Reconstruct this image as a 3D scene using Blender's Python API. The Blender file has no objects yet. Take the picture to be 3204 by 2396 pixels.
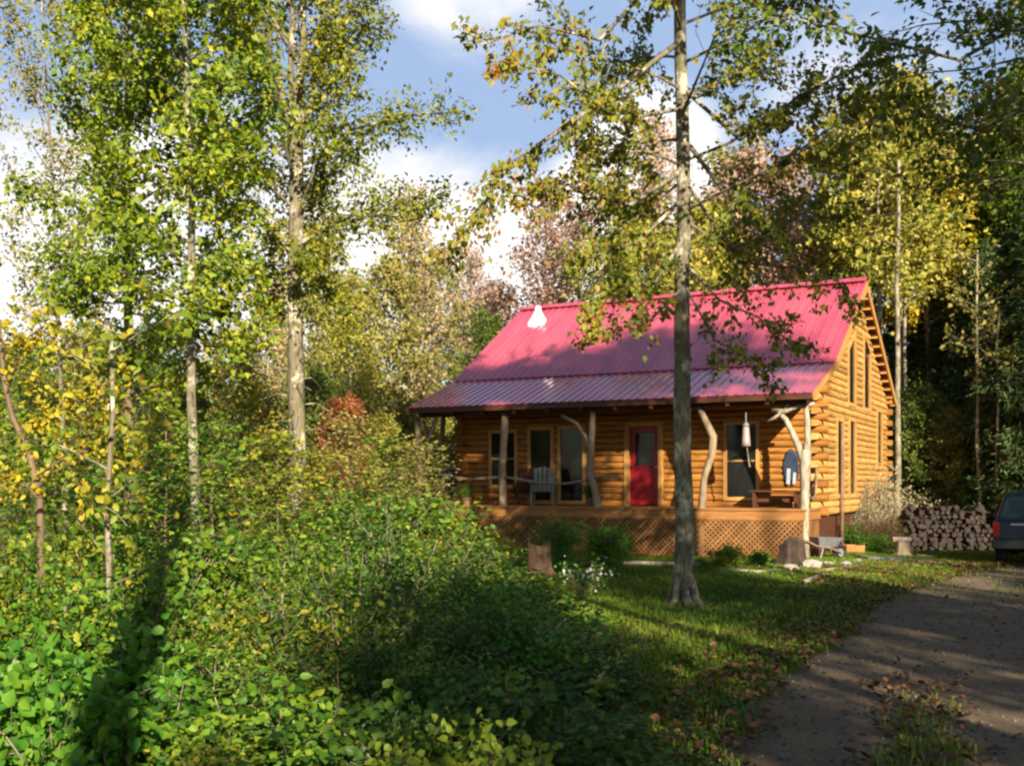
import bpy, math, random
import numpy as np
from mathutils import Vector, Matrix

SC = bpy.context.scene
COL = SC.collection
rad = math.radians
# ------------------------------------------------------------------ camera constants
F, YH, EYE = 1085.0, 483.5, 1.77          # focal length in pixels, horizon row, eye height


def gx(px, Y):
    return (px - 512.0) / F * Y


def zz(py, Y):
    return EYE + (YH - py) / F * Y


def gp(px, Y):
    return (gx(px, Y), Y, 0.0)


def pt(px, py, Y):
    return (gx(px, Y), Y, zz(py, Y))


# ------------------------------------------------------------------ object helpers
def tag(o, label=None, cat=None, group=None, kind=None):
    if label: o['label'] = label
    if cat: o['category'] = cat
    if group: o['group'] = group
    if kind: o['kind'] = kind
    return o


def thing(name, label, cat, loc=(0, 0, 0), rz=0.0, group=None, scale=None):
    o = bpy.data.objects.new(name, None)
    COL.objects.link(o)
    o.empty_display_size = .2
    o.location = loc
    o.rotation_euler = (0, 0, rz)
    if scale is not None:
        o.scale = scale
    return tag(o, label, cat, group)


def link(name, me, mat=None, parent=None, smooth=False):
    if mat is not None and len(me.materials) == 0:
        me.materials.append(mat)
    o = bpy.data.objects.new(name, me)
    COL.objects.link(o)
    if parent is not None:
        o.parent = parent
    return o


def relink(name, me, mat, parent):
    """an object that shares mesh data but wears its own material"""
    o = bpy.data.objects.new(name, me)
    COL.objects.link(o)
    o.parent = parent
    if mat is not None:
        o.material_slots[0].link = 'OBJECT'
        o.material_slots[0].material = mat
    return o


class MB:
    def __init__(self):
        self.v = []
        self.f = []

    def quad_box(self, pts):          # 8 points: bottom 4 ccw, top 4 ccw
        b = len(self.v)
        self.v += [tuple(p) for p in pts]
        for q in ((3, 2, 1, 0), (4, 5, 6, 7), (0, 1, 5, 4), (1, 2, 6, 5), (2, 3, 7, 6), (3, 0, 4, 7)):
            self.f.append(tuple(b + i for i in q))
        return self

    def box(self, x0, x1, y0, y1, z0, z1):
        return self.quad_box([(x0, y0, z0), (x1, y0, z0), (x1, y1, z0), (x0, y1, z0),
                              (x0, y0, z1), (x1, y0, z1), (x1, y1, z1), (x0, y1, z1)])

    def tube(self, pts, radii, n=6, cap=True, wob=0.0, rng=None):
        P = [Vector(p) for p in pts]
        m = len(P)
        if not hasattr(radii, '__len__'):
            radii = [radii] * m
        b = len(self.v)
        ref = Vector((0.31, 0.87, 0.38))
        for i in range(m):
            d = (P[min(i + 1, m - 1)] - P[max(i - 1, 0)])
            if d.length < 1e-9: d = Vector((0, 0, 1))
            d.normalize()
            a = d.cross(ref)
            if a.length < .1: a = d.cross(Vector((1, 0, 0)))
            a.normalize()
            c = d.cross(a)
            for k in range(n):
                t = 2 * math.pi * k / n
                r = radii[i] * (1 + (rng.uniform(-wob, wob) if rng else 0))
                self.v.append(tuple(P[i] + a * (r * math.cos(t)) + c * (r * math.sin(t))))
        for i in range(m - 1):
            for k in range(n):
                k2 = (k + 1) % n
                self.f.append((b + i * n + k, b + (i + 1) * n + k, b + (i + 1) * n + k2, b + i * n + k2))
        if cap:
            self.f.append(tuple(b + k for k in range(n)))
            self.f.append(tuple(b + (m - 1) * n + k for k in reversed(range(n))))
        return self

    def beam(self, p, q, w, h, up=(0, 0, 1)):
        p, q, up = Vector(p), Vector(q), Vector(up)
        d = (q - p).normalized()
        s = d.cross(up)
        if s.length < 1e-4: s = d.cross(Vector((1, 0, 0)))
        s.normalize()
        u = s.cross(d)
        a, c = s * (w / 2), u * (h / 2)
        return self.quad_box([p - a - c, p + a - c, q + a - c, q - a - c, p - a + c, p + a + c, q + a + c, q - a + c])

    def lathe(self, prof, n=16, centre=(0, 0, 0)):
        b = len(self.v)
        cx, cy, cz = centre
        for r, z in prof:
            for k in range(n):
                t = 2 * math.pi * k / n
                self.v.append((cx + r * math.cos(t), cy + r * math.sin(t), cz + z))
        for i in range(len(prof) - 1):
            for k in range(n):
                k2 = (k + 1) % n
                self.f.append((b + i * n + k, b + i * n + k2, b + (i + 1) * n + k2, b + (i + 1) * n + k))
        self.f.append(tuple(b + k for k in reversed(range(n))))
        self.f.append(tuple(b + (len(prof) - 1) * n + k for k in range(n)))
        return self

    def prism(self, poly, fn, t0, t1):
        """poly in 2D extruded between t0 and t1; fn(a, b, t) gives the point"""
        b = len(self.v)
        n = len(poly)
        for t in (t0, t1):
            self.v += [tuple(fn(p[0], p[1], t)) for p in poly]
        self.f.append(tuple(b + i for i in range(n)))
        self.f.append(tuple(b + n + i for i in reversed(range(n))))
        for i in range(n):
            j = (i + 1) % n
            self.f.append((b + i, b + n + i, b + n + j, b + j))
        return self

    def mesh(self, name, mat=None, smooth=False):
        me = bpy.data.meshes.new(name)
        me.from_pydata(self.v, [], self.f)
        if mat: me.materials.append(mat)
        if smooth:
            me.polygons.foreach_set('use_smooth', [True] * len(me.polygons))
        me.update()
        return me

    def build(self, name, mat, parent=None, smooth=False, fix=True, bevel=0):
        me = self.mesh(name, mat, smooth)
        if fix:
            import bmesh
            bm = bmesh.new()
            bm.from_mesh(me)
            bmesh.ops.recalc_face_normals(bm, faces=bm.faces)
            bm.to_mesh(me)
            bm.free()
        o = link(name, me, None, parent)
        if bevel:
            md = o.modifiers.new('b', 'BEVEL')
            md.width = bevel
            md.segments = 2
            md.limit_method = 'ANGLE'
        return o


def np_mesh(name, V, faces, mat=None):
    """V (n,3); faces (m,k) int array, every face of k corners"""
    me = bpy.data.meshes.new(name)
    V = np.ascontiguousarray(V, np.float32)
    faces = np.ascontiguousarray(faces, np.int32)
    m, k = faces.shape
    me.vertices.add(len(V))
    me.vertices.foreach_set('co', V.ravel())
    me.loops.add(m * k)
    me.loops.foreach_set('vertex_index', faces.ravel())
    me.polygons.add(m)
    me.polygons.foreach_set('loop_start', np.arange(0, m * k, k, dtype=np.int32))
    me.polygons.foreach_set('loop_total', np.full(m, k, np.int32))
    me.update(calc_edges=True)
    me.validate()
    if mat: me.materials.append(mat)
    return me


def nrm(a):
    return a / np.maximum(np.linalg.norm(a, axis=1, keepdims=True), 1e-9)


def leaf_mesh(name, P, A, N, S, mat, oval=False, width=.34, fold=.12, curl=.1):
    A = nrm(A)
    N = N - A * (A * N).sum(1, keepdims=True)
    N = nrm(N)
    W = np.cross(A, N)
    s = S[:, None]
    n = len(P)
    if not oval:
        B = P
        T = P + A * s - N * s * curl
        L = P + A * s * .42 + W * s * width + N * s * fold
        R = P + A * s * .42 - W * s * width + N * s * fold
        V = np.stack([B, R, T, L], 1).reshape(-1, 3)
        i = np.arange(n)[:, None] * 4
        Fc = np.concatenate([i + np.array([[0, 1, 2]]), i + np.array([[0, 2, 3]])])
    else:
        w = s * width
        pts = [P,
               P + A * s * .28 + W * w * .85 + N * s * fold, P + A * s * .3 + N * 0, P + A * s * .28 - W * w * .85 + N * s * fold,
               P + A * s * .66 + W * w * .75 + N * s * (fold - curl * .5), P + A * s * .68 - N * s * curl * .5,
               P + A * s * .66 - W * w * .75 + N * s * (fold - curl * .5),
               P + A * s - N * s * curl * 1.6]
        V = np.stack(pts, 1).reshape(-1, 3)
        i = np.arange(n)[:, None] * 8
        tris = [(0, 2, 1), (0, 3, 2), (1, 2, 5), (1, 5, 4), (2, 3, 6), (2, 6, 5), (4, 5, 7), (5, 6, 7)]
        Fc = np.concatenate([i + np.array([t]) for t in tris])
    return np_mesh(name, V, Fc, mat)


# ------------------------------------------------------------------ materials
def new_mat(name):
    m = bpy.data.materials.new(name)
    m.use_nodes = True
    nt = m.node_tree
    nt.nodes.clear()
    out = nt.nodes.new('ShaderNodeOutputMaterial')
    return m, nt, out


def node(nt, t, **kw):
    n = nt.nodes.new(t)
    for k, v in kw.items():
        if k.startswith('i_'):
            n.inputs[k[2:].replace('_', ' ')].default_value = v
        else:
            setattr(n, k, v)
    return n


def ramp(nt, fac, stops, interp='LINEAR'):
    r = nt.nodes.new('ShaderNodeValToRGB')
    r.color_ramp.interpolation = interp
    e = r.color_ramp.elements
    while len(e) > 1:
        e.remove(e[-1])
    e[0].position = stops[0][0]
    e[0].color = (*stops[0][1], 1)
    for p, c in stops[1:]:
        x = e.new(p)
        x.color = (*c, 1)
    if fac is not None:
        nt.links.new(fac, r.inputs['Fac'])
    return r


def mat_leaf(name, cols, transl=.35, rough=.5, clump=.45, scale=.7, spec=.3):
    """cols: natural leaf colours from one end of the mix to the other"""
    m, nt, out = new_mat(name)
    geo = node(nt, 'ShaderNodeNewGeometry')
    tc = node(nt, 'ShaderNodeTexCoord')
    noi = node(nt, 'ShaderNodeTexNoise')
    noi.inputs['Scale'].default_value = scale
    noi.inputs['Detail'].default_value = 2
    nt.links.new(tc.outputs['Object'], noi.inputs['Vector'])
    oi = node(nt, 'ShaderNodeObjectInfo')
    st = node(nt, 'ShaderNodeMapRange')
    st.inputs['From Min'].default_value = .3
    st.inputs['From Max'].default_value = .7
    nt.links.new(noi.outputs['Fac'], st.inputs['Value'])
    a = node(nt, 'ShaderNodeMath', operation='MULTIPLY')
    a.inputs[1].default_value = 1 - clump
    nt.links.new(geo.outputs['Random Per Island'], a.inputs[0])
    b = node(nt, 'ShaderNodeMath', operation='MULTIPLY_ADD')
    b.inputs[1].default_value = clump * .8
    nt.links.new(st.outputs['Result'], b.inputs[0])
    nt.links.new(a.outputs[0], b.inputs[2])
    c = node(nt, 'ShaderNodeMath', operation='MULTIPLY_ADD')
    c.inputs[1].default_value = clump * .2
    nt.links.new(oi.outputs['Random'], c.inputs[0])
    nt.links.new(b.outputs[0], c.inputs[2])
    n = len(cols)
    r = ramp(nt, c.outputs[0], [(i / (n - 1) * .9 + .05, cc) for i, cc in enumerate(cols)])
    pb = node(nt, 'ShaderNodeBsdfPrincipled')
    pb.inputs['Roughness'].default_value = rough
    pb.inputs['Specular IOR Level'].default_value = spec
    tr = node(nt, 'ShaderNodeBsdfTranslucent')
    mx = node(nt, 'ShaderNodeMixShader')
    mx.inputs['Fac'].default_value = transl
    nt.links.new(r.outputs['Color'], pb.inputs['Base Color'])
    nt.links.new(r.outputs['Color'], tr.inputs['Color'])
    nt.links.new(pb.outputs[0], mx.inputs[1])
    nt.links.new(tr.outputs[0], mx.inputs[2])
    nt.links.new(mx.outputs[0], out.inputs['Surface'])
    return m


def mat_noise(name, c0, c1, scale=4, rough=.7, detail=5, stretch=(1, 1, 1), bump=.3, bscale=None, metallic=0, spec=.4,
              c2=None, coat=0, rot=(0, 0, 0), bdist=.02):
    m, nt, out = new_mat(name)
    tc = node(nt, 'ShaderNodeTexCoord')
    mp = node(nt, 'ShaderNodeMapping')
    mp.inputs['Scale'].default_value = stretch
    mp.inputs['Rotation'].default_value = rot
    nt.links.new(tc.outputs['Object'], mp.inputs['Vector'])
    noi = node(nt, 'ShaderNodeTexNoise')
    noi.inputs['Scale'].default_value = scale
    noi.inputs['Detail'].default_value = detail
    noi.inputs['Roughness'].default_value = .6
    nt.links.new(mp.outputs[0], noi.inputs['Vector'])
    stops = [(.3, c0), (.7, c1)] if c2 is None else [(.28, c0), (.5, c1), (.72, c2)]
    r = ramp(nt, noi.outputs['Fac'], stops)
    pb = node(nt, 'ShaderNodeBsdfPrincipled')
    pb.inputs['Roughness'].default_value = rough
    pb.inputs['Metallic'].default_value = metallic
    pb.inputs['Specular IOR Level'].default_value = spec
    pb.inputs['Coat Weight'].default_value = coat
    nt.links.new(r.outputs['Color'], pb.inputs['Base Color'])
    if bump:
        n2 = node(nt, 'ShaderNodeTexNoise')
        n2.inputs['Scale'].default_value = bscale or scale * 3
        n2.inputs['Detail'].default_value = 4
        nt.links.new(mp.outputs[0], n2.inputs['Vector'])
        bp = node(nt, 'ShaderNodeBump')
        bp.inputs['Strength'].default_value = bump
        bp.inputs['Distance'].default_value = bdist
        nt.links.new(n2.outputs['Fac'], bp.inputs['Height'])
        nt.links.new(bp.outputs[0], pb.inputs['Normal'])
    nt.links.new(pb.outputs[0], out.inputs['Surface'])
    return m


def mat_glass(name, col=(.012, .014, .014)):
    m, nt, out = new_mat(name)
    pb = node(nt, 'ShaderNodeBsdfPrincipled')
    pb.inputs['Base Color'].default_value = (*col, 1)
    pb.inputs['Roughness'].default_value = .09
    pb.inputs['Specular IOR Level'].default_value = .35
    tc = node(nt, 'ShaderNodeTexCoord')
    n2 = node(nt, 'ShaderNodeTexNoise')
    n2.inputs['Scale'].default_value = 2.2
    nt.links.new(tc.outputs['Object'], n2.inputs['Vector'])
    bp = node(nt, 'ShaderNodeBump')
    bp.inputs['Strength'].default_value = .08
    bp.inputs['Distance'].default_value = .05
    nt.links.new(n2.outputs['Fac'], bp.inputs['Height'])
    nt.links.new(bp.outputs[0], pb.inputs['Normal'])
    nt.links.new(pb.outputs[0], out.inputs['Surface'])
    return m


M = {}
def vary(m, lo=.6, hi=1.2):
    nt = m.node_tree
    pb = [n for n in nt.nodes if n.type == 'BSDF_PRINCIPLED'][0]
    src = pb.inputs['Base Color'].links[0].from_socket
    geo = node(nt, 'ShaderNodeNewGeometry')
    mr = node(nt, 'ShaderNodeMapRange')
    mr.inputs['To Min'].default_value = lo
    mr.inputs['To Max'].default_value = hi
    nt.links.new(geo.outputs['Random Per Island'], mr.inputs['Value'])
    hs = node(nt, 'ShaderNodeHueSaturation')
    nt.links.new(mr.outputs[0], hs.inputs['Value'])
    nt.links.new(src, hs.inputs['Color'])
    nt.links.new(hs.outputs[0], pb.inputs['Base Color'])
    return m


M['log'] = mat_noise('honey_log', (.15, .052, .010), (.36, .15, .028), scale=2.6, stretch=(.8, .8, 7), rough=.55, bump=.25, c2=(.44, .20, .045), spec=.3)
M['trimwood'] = mat_noise('pale_trim', (.36, .17, .04), (.52, .28, .085), scale=3, stretch=(4, 4, 1), rough=.55, bump=.15)
M['deckwood'] = mat_noise('deck_board', (.24, .10, .025), (.40, .18, .05), scale=2.5, stretch=(1, 6, 6), rough=.65, bump=.2)
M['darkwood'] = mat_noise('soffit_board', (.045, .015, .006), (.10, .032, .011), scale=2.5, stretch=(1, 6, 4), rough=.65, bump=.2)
M['lattice'] = mat_noise('lattice_wood', (.17, .075, .022), (.30, .14, .042), scale=3, rough=.7, bump=.15)
M['greypost'] = mat_noise('peeled_post', (.16, .105, .06), (.32, .24, .15), scale=3, stretch=(5, 5, 1), rough=.65, bump=.4)
M['whitepost'] = mat_noise('bleached_trunk', (.17, .125, .08), (.44, .37, .28), scale=5, stretch=(3, 3, 1), rough=.7, bump=.4)
M['roof'] = mat_noise('red_metal', (.36, .046, .082), (.54, .092, .128), scale=.9, stretch=(2.2, .5, .5), rough=.30, bump=.05, bscale=3, spec=.9, coat=.55)
M['foundation'] = mat_noise('rough_block', (.16, .15, .13), (.28, .26, .22), scale=3, rough=.9, bump=.5)
M['reddoor'] = mat_noise('red_paint', (.24, .006, .012), (.34, .010, .018), scale=2, rough=.38, bump=.05)
M['glass'] = mat_glass('dark_pane')
M['white'] = mat_noise('white_metal', (.72, .72, .72), (.85, .85, .86), scale=5, rough=.35, bump=.05)
M['black'] = mat_noise('black_enamel', (.012, .013, .014), (.03, .03, .03), scale=4, rough=.35, bump=.03)
M['steel'] = mat_noise('grey_steel', (.25, .25, .26), (.42, .42, .43), scale=5, rough=.4, bump=.05, metallic=.6)
M['rubber'] = mat_noise('black_rubber', (.012, .012, .012), (.03, .03, .03), scale=8, rough=.85, bump=.2)
M['carpaint'] = mat_noise('dark_blue_paint', (.006, .009, .02), (.010, .014, .03), scale=2, rough=.35, bump=0, coat=.1, spec=.3)
M['taillight'] = mat_noise('red_lens', (.32, .008, .006), (.45, .012, .01), scale=9, rough=.15, bump=0, spec=.7)
M['stone'] = mat_noise('grey_stone', (.20, .19, .18), (.36, .35, .34), scale=4, rough=.9, bump=.5)
M['pinkstone'] = mat_noise('pinkish_stone', (.30, .22, .18), (.48, .38, .31), scale=4, rough=.9, bump=.5)
M['deadwood'] = mat_noise('dead_wood', (.10, .052, .028), (.26, .15, .085), scale=3, stretch=(4, 4, 1), rough=.85, bump=.6)
M['darkdead'] = mat_noise('dark_root', (.025, .016, .010), (.07, .045, .03), scale=5, rough=.9, bump=.7)
M['splitwood'] = mat_noise('split_wood', (.010, .007, .006), (.065, .042, .032), scale=6, rough=.85, bump=.4)
M['splitwood2'] = mat_noise('sawn_block', (.22, .16, .10), (.42, .33, .22), scale=6, rough=.85, bump=.4)
M['splitpale'] = mat_noise('fresh_split_wood', (.46, .34, .22), (.64, .50, .34), scale=6, rough=.8, bump=.3)
M['chairwood'] = mat_noise('weathered_board', (.13, .13, .11), (.27, .26, .22), scale=4, stretch=(1, 6, 6), rough=.8, bump=.3)
M['pinkglass'] = mat_noise('pale_pink_glaze', (.26, .17, .16), (.38, .28, .26), scale=5, rough=.35, bump=.05)
M['bluecloth'] = mat_noise('dark_blue_cloth', (.012, .02, .04), (.035, .055, .10), scale=7, rough=.9, bump=.3)
M['palecloth'] = mat_noise('pale_cloth', (.25, .28, .33), (.38, .42, .48), scale=7, rough=.9, bump=.3)
def mat_bark(name, dark, mid, pale, moss):
    m, nt, out = new_mat(name)
    tc = node(nt, 'ShaderNodeTexCoord')

    def noise(scale, detail, st):
        mp = node(nt, 'ShaderNodeMapping')
        mp.inputs['Scale'].default_value = st
        nt.links.new(tc.outputs['Object'], mp.inputs['Vector'])
        n = node(nt, 'ShaderNodeTexNoise')
        n.inputs['Scale'].default_value = scale
        n.inputs['Detail'].default_value = detail
        n.inputs['Roughness'].default_value = .65
        nt.links.new(mp.outputs[0], n.inputs['Vector'])
        return n
    a = noise(7, 6, (3.5, 3.5, .7))
    b = noise(2.2, 4, (2, 2, 1.6))
    c = noise(3.5, 3, (1, 1, .8))
    r1 = ramp(nt, a.outputs['Fac'], [(.36, dark), (.5, mid), (.64, mid)])
    k = node(nt, 'ShaderNodeMapRange')
    k.inputs['From Min'].default_value = .52
    k.inputs['From Max'].default_value = .62
    nt.links.new(b.outputs['Fac'], k.inputs['Value'])
    m1 = node(nt, 'ShaderNodeMix', data_type='RGBA')
    nt.links.new(k.outputs[0], m1.inputs[0])
    nt.links.new(r1.outputs[0], m1.inputs[6])
    m1.inputs[7].default_value = (*pale, 1)
    k2 = node(nt, 'ShaderNodeMapRange')
    k2.inputs['From Min'].default_value = .56
    k2.inputs['From Max'].default_value = .70
    nt.links.new(c.outputs['Fac'], k2.inputs['Value'])
    m2 = node(nt, 'ShaderNodeMix', data_type='RGBA')
    nt.links.new(k2.outputs[0], m2.inputs[0])
    nt.links.new(m1.outputs[2], m2.inputs[6])
    m2.inputs[7].default_value = (*moss, 1)
    pb = node(nt, 'ShaderNodeBsdfPrincipled')
    pb.inputs['Roughness'].default_value = .92
    pb.inputs['Specular IOR Level'].default_value = .2
    nt.links.new(m2.outputs[2], pb.inputs['Base Color'])
    bp = node(nt, 'ShaderNodeBump')
    bp.inputs['Strength'].default_value = 1.0
    bp.inputs['Distance'].default_value = .035
    nt.links.new(a.outputs['Fac'], bp.inputs['Height'])
    nt.links.new(bp.outputs[0], pb.inputs['Normal'])
    nt.links.new(pb.outputs[0], out.inputs['Surface'])
    return m


M['barkgrey'] = mat_bark('grey_bark', (.05, .042, .025), (.19, .16, .105), (.48, .43, .32), (.10, .11, .035))
M['barkpale'] = mat_noise('pale_bark', (.06, .05, .03), (.19, .16, .10), scale=3, stretch=(2, 2, 1.6), rough=.85, bump=.6, c2=(.36, .31, .22))
M['barkbrown'] = mat_noise('brown_bark', (.08, .05, .03), (.20, .13, .08), scale=4, stretch=(3, 3, .8), rough=.9, bump=.7)

M['log_gable'] = mat_noise('sunlit_gable_log', (.26, .115, .03), (.50, .265, .072), scale=2.6, stretch=(.8, .8, 7), rough=.6, bump=.25, c2=(.60, .35, .115), spec=.3)  # paler copy of the log; the gable's sunlight is put into its colour
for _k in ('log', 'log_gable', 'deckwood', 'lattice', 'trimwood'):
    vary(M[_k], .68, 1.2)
M['lf_front'] = mat_leaf('mixed_olive_orange_leaf', [(.04, .07, .012), (.08, .12, .014), (.14, .18, .016), (.22, .23, .02), (.32, .22, .022), (.36, .14, .025)], clump=.5, scale=.55)
M['lf_left'] = mat_leaf('yellow_green_leaf', [(.06, .10, .010), (.13, .17, .012), (.22, .24, .016), (.34, .31, .024), (.42, .30, .035)], clump=.4, scale=.6)
M['lf_green'] = mat_leaf('lush_green_leaf', [(.045, .10, .010), (.10, .17, .012), (.18, .25, .014), (.30, .33, .02), (.46, .36, .028)], clump=.4, scale=.6)
M['lf_right'] = mat_leaf('dark_green_leaf', [(.03, .065, .010), (.06, .11, .012), (.11, .16, .015), (.18, .20, .018), (.34, .16, .02)], clump=.5, scale=.5)
M['lf_yellow'] = mat_leaf('yellow_leaf', [(.15, .20, .025), (.28, .28, .04), (.42, .36, .06), (.50, .38, .08)], clump=.4)
M['lf_gold'] = mat_leaf('golden_leaf', [(.12, .17, .015), (.34, .28, .015), (.50, .38, .018), (.46, .26, .02)], clump=.4)
M['lf_olive'] = mat_leaf('olive_leaf', [(.12, .14, .03), (.21, .22, .045), (.31, .27, .06), (.38, .28, .09)], clump=.4)
M['lf_tan'] = mat_leaf('tan_leaf', [(.24, .20, .08), (.36, .28, .11), (.45, .34, .16), (.44, .28, .18)], clump=.4)
M['lf_pink'] = mat_leaf('rosy_leaf', [(.34, .24, .16), (.44, .29, .21), (.48, .33, .26), (.38, .31, .17)], clump=.4)
M['lf_brown'] = mat_leaf('russet_leaf', [(.18, .10, .07), (.30, .17, .11), (.38, .23, .16), (.26, .19, .10)], clump=.4)
M['lf_orange'] = mat_leaf('orange_leaf', [(.26, .13, .035), (.42, .16, .05), (.46, .14, .07), (.36, .20, .04)], clump=.4)
M['lf_bgreen'] = mat_leaf('mid_green_leaf', [(.045, .085, .016), (.09, .14, .022), (.15, .20, .03), (.24, .25, .04)], clump=.4)
M['lf_dark'] = mat_leaf('deep_green_needle', [(.028, .055, .018), (.05, .09, .025), (.08, .13, .032), (.13, .16, .045)], transl=.15, clump=.4, scale=.4)
M['lf_shrub'] = mat_leaf('shrub_leaf', [(.022, .060, .008), (.045, .110, .010), (.08, .17, .013), (.13, .24, .016), (.22, .29, .02), (.40, .30, .03)], clump=.35, scale=1.1)
M['lf_shrub2'] = mat_leaf('fresh_green_leaf', [(.025, .09, .010), (.055, .17, .014), (.11, .25, .018), (.22, .33, .03)], clump=.35, scale=1.1)
M['lf_shrub3'] = mat_leaf('yellowing_shrub_leaf', [(.045, .09, .010), (.09, .16, .012), (.17, .23, .016), (.32, .29, .022), (.44, .25, .03)], clump=.35, scale=1.1)
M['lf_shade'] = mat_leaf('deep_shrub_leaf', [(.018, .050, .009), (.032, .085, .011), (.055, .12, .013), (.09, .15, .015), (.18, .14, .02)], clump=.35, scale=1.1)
M['lf_pale'] = mat_leaf('cream_blossom', [(.20, .18, .09), (.34, .29, .17), (.44, .38, .25), (.26, .26, .13)], clump=.4, scale=1.5)
M['lf_brownplant'] = mat_leaf('withered_leaf', [(.08, .03, .022), (.14, .06, .035), (.10, .08, .03), (.05, .07, .02)], clump=.4, scale=1.5)
M['lf_hosta'] = mat_leaf('lime_leaf', [(.12, .20, .015), (.20, .27, .02), (.32, .33, .03)], clump=.4, scale=1.5)
M['lf_white'] = mat_leaf('white_petal', [(.55, .55, .52), (.75, .75, .72)], clump=.3)
M['grass'] = mat_leaf('grass_blade', [(.03, .08, .007), (.06, .13, .009), (.11, .19, .012), (.20, .24, .018), (.26, .20, .04)], clump=.5, scale=.45, transl=.3)
M['litter'] = mat_leaf('fallen_leaf', [(.05, .025, .014), (.09, .04, .02), (.16, .07, .028), (.24, .13, .05), (.16, .04, .022)], clump=.2, transl=.1)


def ground_mat(name, stops, scale, b1=.6, fine=30):
    m, nt, out = new_mat(name)
    tc = node(nt, 'ShaderNodeTexCoord')
    n1 = node(nt, 'ShaderNodeTexNoise')
    n1.inputs['Scale'].default_value = scale
    n1.inputs['Detail'].default_value = 8
    n1.inputs['Roughness'].default_value = .65
    nt.links.new(tc.outputs['Object'], n1.inputs['Vector'])
    n2 = node(nt, 'ShaderNodeTexNoise')
    n2.inputs['Scale'].default_value = fine
    n2.inputs['Detail'].default_value = 4
    nt.links.new(tc.outputs['Object'], n2.inputs['Vector'])
    mx = node(nt, 'ShaderNodeMath', operation='MULTIPLY_ADD')
    mx.inputs[1].default_value = .55
    nt.links.new(n1.outputs['Fac'], mx.inputs[0])
    m2 = node(nt, 'ShaderNodeMath', operation='MULTIPLY')
    m2.inputs[1].default_value = .45
    nt.links.new(n2.outputs['Fac'], m2.inputs[0])
    nt.links.new(m2.outputs[0], mx.inputs[2])
    r = ramp(nt, mx.outputs[0], stops)
    pb = node(nt, 'ShaderNodeBsdfPrincipled')
    pb.inputs['Roughness'].default_value = .95
    pb.inputs['Specular IOR Level'].default_value = .2
    nt.links.new(r.outputs['Color'], pb.inputs['Base Color'])
    bp = node(nt, 'ShaderNodeBump')
    bp.inputs['Strength'].default_value = b1
    bp.inputs['Distance'].default_value = .04
    nt.links.new(mx.outputs[0], bp.inputs['Height'])
    nt.links.new(bp.outputs[0], pb.inputs['Normal'])
    nt.links.new(pb.outputs[0], out.inputs['Surface'])
    return m


M['soil'] = ground_mat('forest_floor', [(.32, (.020, .018, .008)), (.45, (.035, .042, .012)), (.55, (.055, .05, .02)), (.68, (.09, .06, .03))], .8)
M['gravel'] = ground_mat('packed_gravel', [(.32, (.095, .062, .034)), (.48, (.145, .098, .056)), (.58, (.18, .127, .077)), (.7, (.24, .18, .118))], .9, .5, 22)

# ------------------------------------------------------------------ setting
g = MB()
g.v = [(-600, -600, 0), (600, -600, 0), (600, 600, 0), (-600, 600, 0)]
g.f = [(0, 1, 2, 3)]
tag(g.build('ground', M['soil'], fix=False), kind='structure')

rng = random.Random(3)


def yfor(py):
    return F * EYE / (py - YH)


left_edge = [(672, 800), (698, 765), (735, 722), (768, 688), (806, 654), (844, 629), (875, 604), (898, 590), (930, 577), (962, 569)]
LE = [(gx(px, yfor(py)), yfor(py)) for px, py in left_edge]
LE = [(.9, 1.0), (1.0, 3.5)] + LE + [(11.5, 24.6), (14, 26.5), (18, 28)]
RE = [(5.2, 1.0), (5.2, 3.5), (5.3, 6), (5.6, 9), (6.5, 12), (8.4, 15), (11.2, 18), (15, 20.5), (18, 22)]


def interp_poly(pl, n):
    d = [0]
    for a, b in zip(pl, pl[1:]):
        d.append(d[-1] + math.dist(a, b))
    res = []
    for i in range(n):
        s = d[-1] * i / (n - 1)
        k = max(j for j in range(len(d)) if d[j] <= s + 1e-9)
        k = min(k, len(pl) - 2)
        t = (s - d[k]) / max(d[k + 1] - d[k], 1e-9)
        res.append((pl[k][0] + (pl[k + 1][0] - pl[k][0]) * t, pl[k][1] + (pl[k + 1][1] - pl[k][1]) * t))
    return res


NL = 70
le, re_ = interp_poly(LE, NL), interp_poly(RE, NL)
le = [(x + rng.uniform(-.14, .14), y + rng.uniform(-.08, .08)) for x, y in le]
g = MB()
for i in range(NL):
    for k in range(5):
        t = k / 4
        g.v.append((le[i][0] * (1 - t) + re_[i][0] * t, le[i][1] * (1 - t) + re_[i][1] * t, .004))
for i in range(NL - 1):
    for k in range(4):
        a = i * 5 + k
        g.f.append((a, a + 1, a + 6, a + 5))
tag(g.build('driveway', M['gravel'], fix=False), kind='structure')


LEY, LEX = [p[1] for p in LE], [p[0] for p in LE]
REY, REX = [p[1] for p in RE], [p[0] for p in RE]


def drive_t(x, y):
    """0 at the left edge of the driveway, 1 at the right edge, at this distance"""
    a, b = float(np.interp(y, LEY, LEX)), float(np.interp(y, REY, REX))
    return (x - a) / max(b - a, 1.0)


# ------------------------------------------------------------------ world and sun
EL = rad(24)
SH = Vector((.2553, -.9669, 0))
sdir = Vector((SH.x * math.cos(EL), SH.y * math.cos(EL), math.sin(EL)))
sun = bpy.data.lights.new('sun', 'SUN')
sun.energy = 5.0
sun.angle = rad(.53)
sun.color = (1, .89, .70)
so = bpy.data.objects.new('sun', sun)
COL.objects.link(so)
so.rotation_euler = sdir.to_track_quat('Z', 'Y').to_euler()

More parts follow.
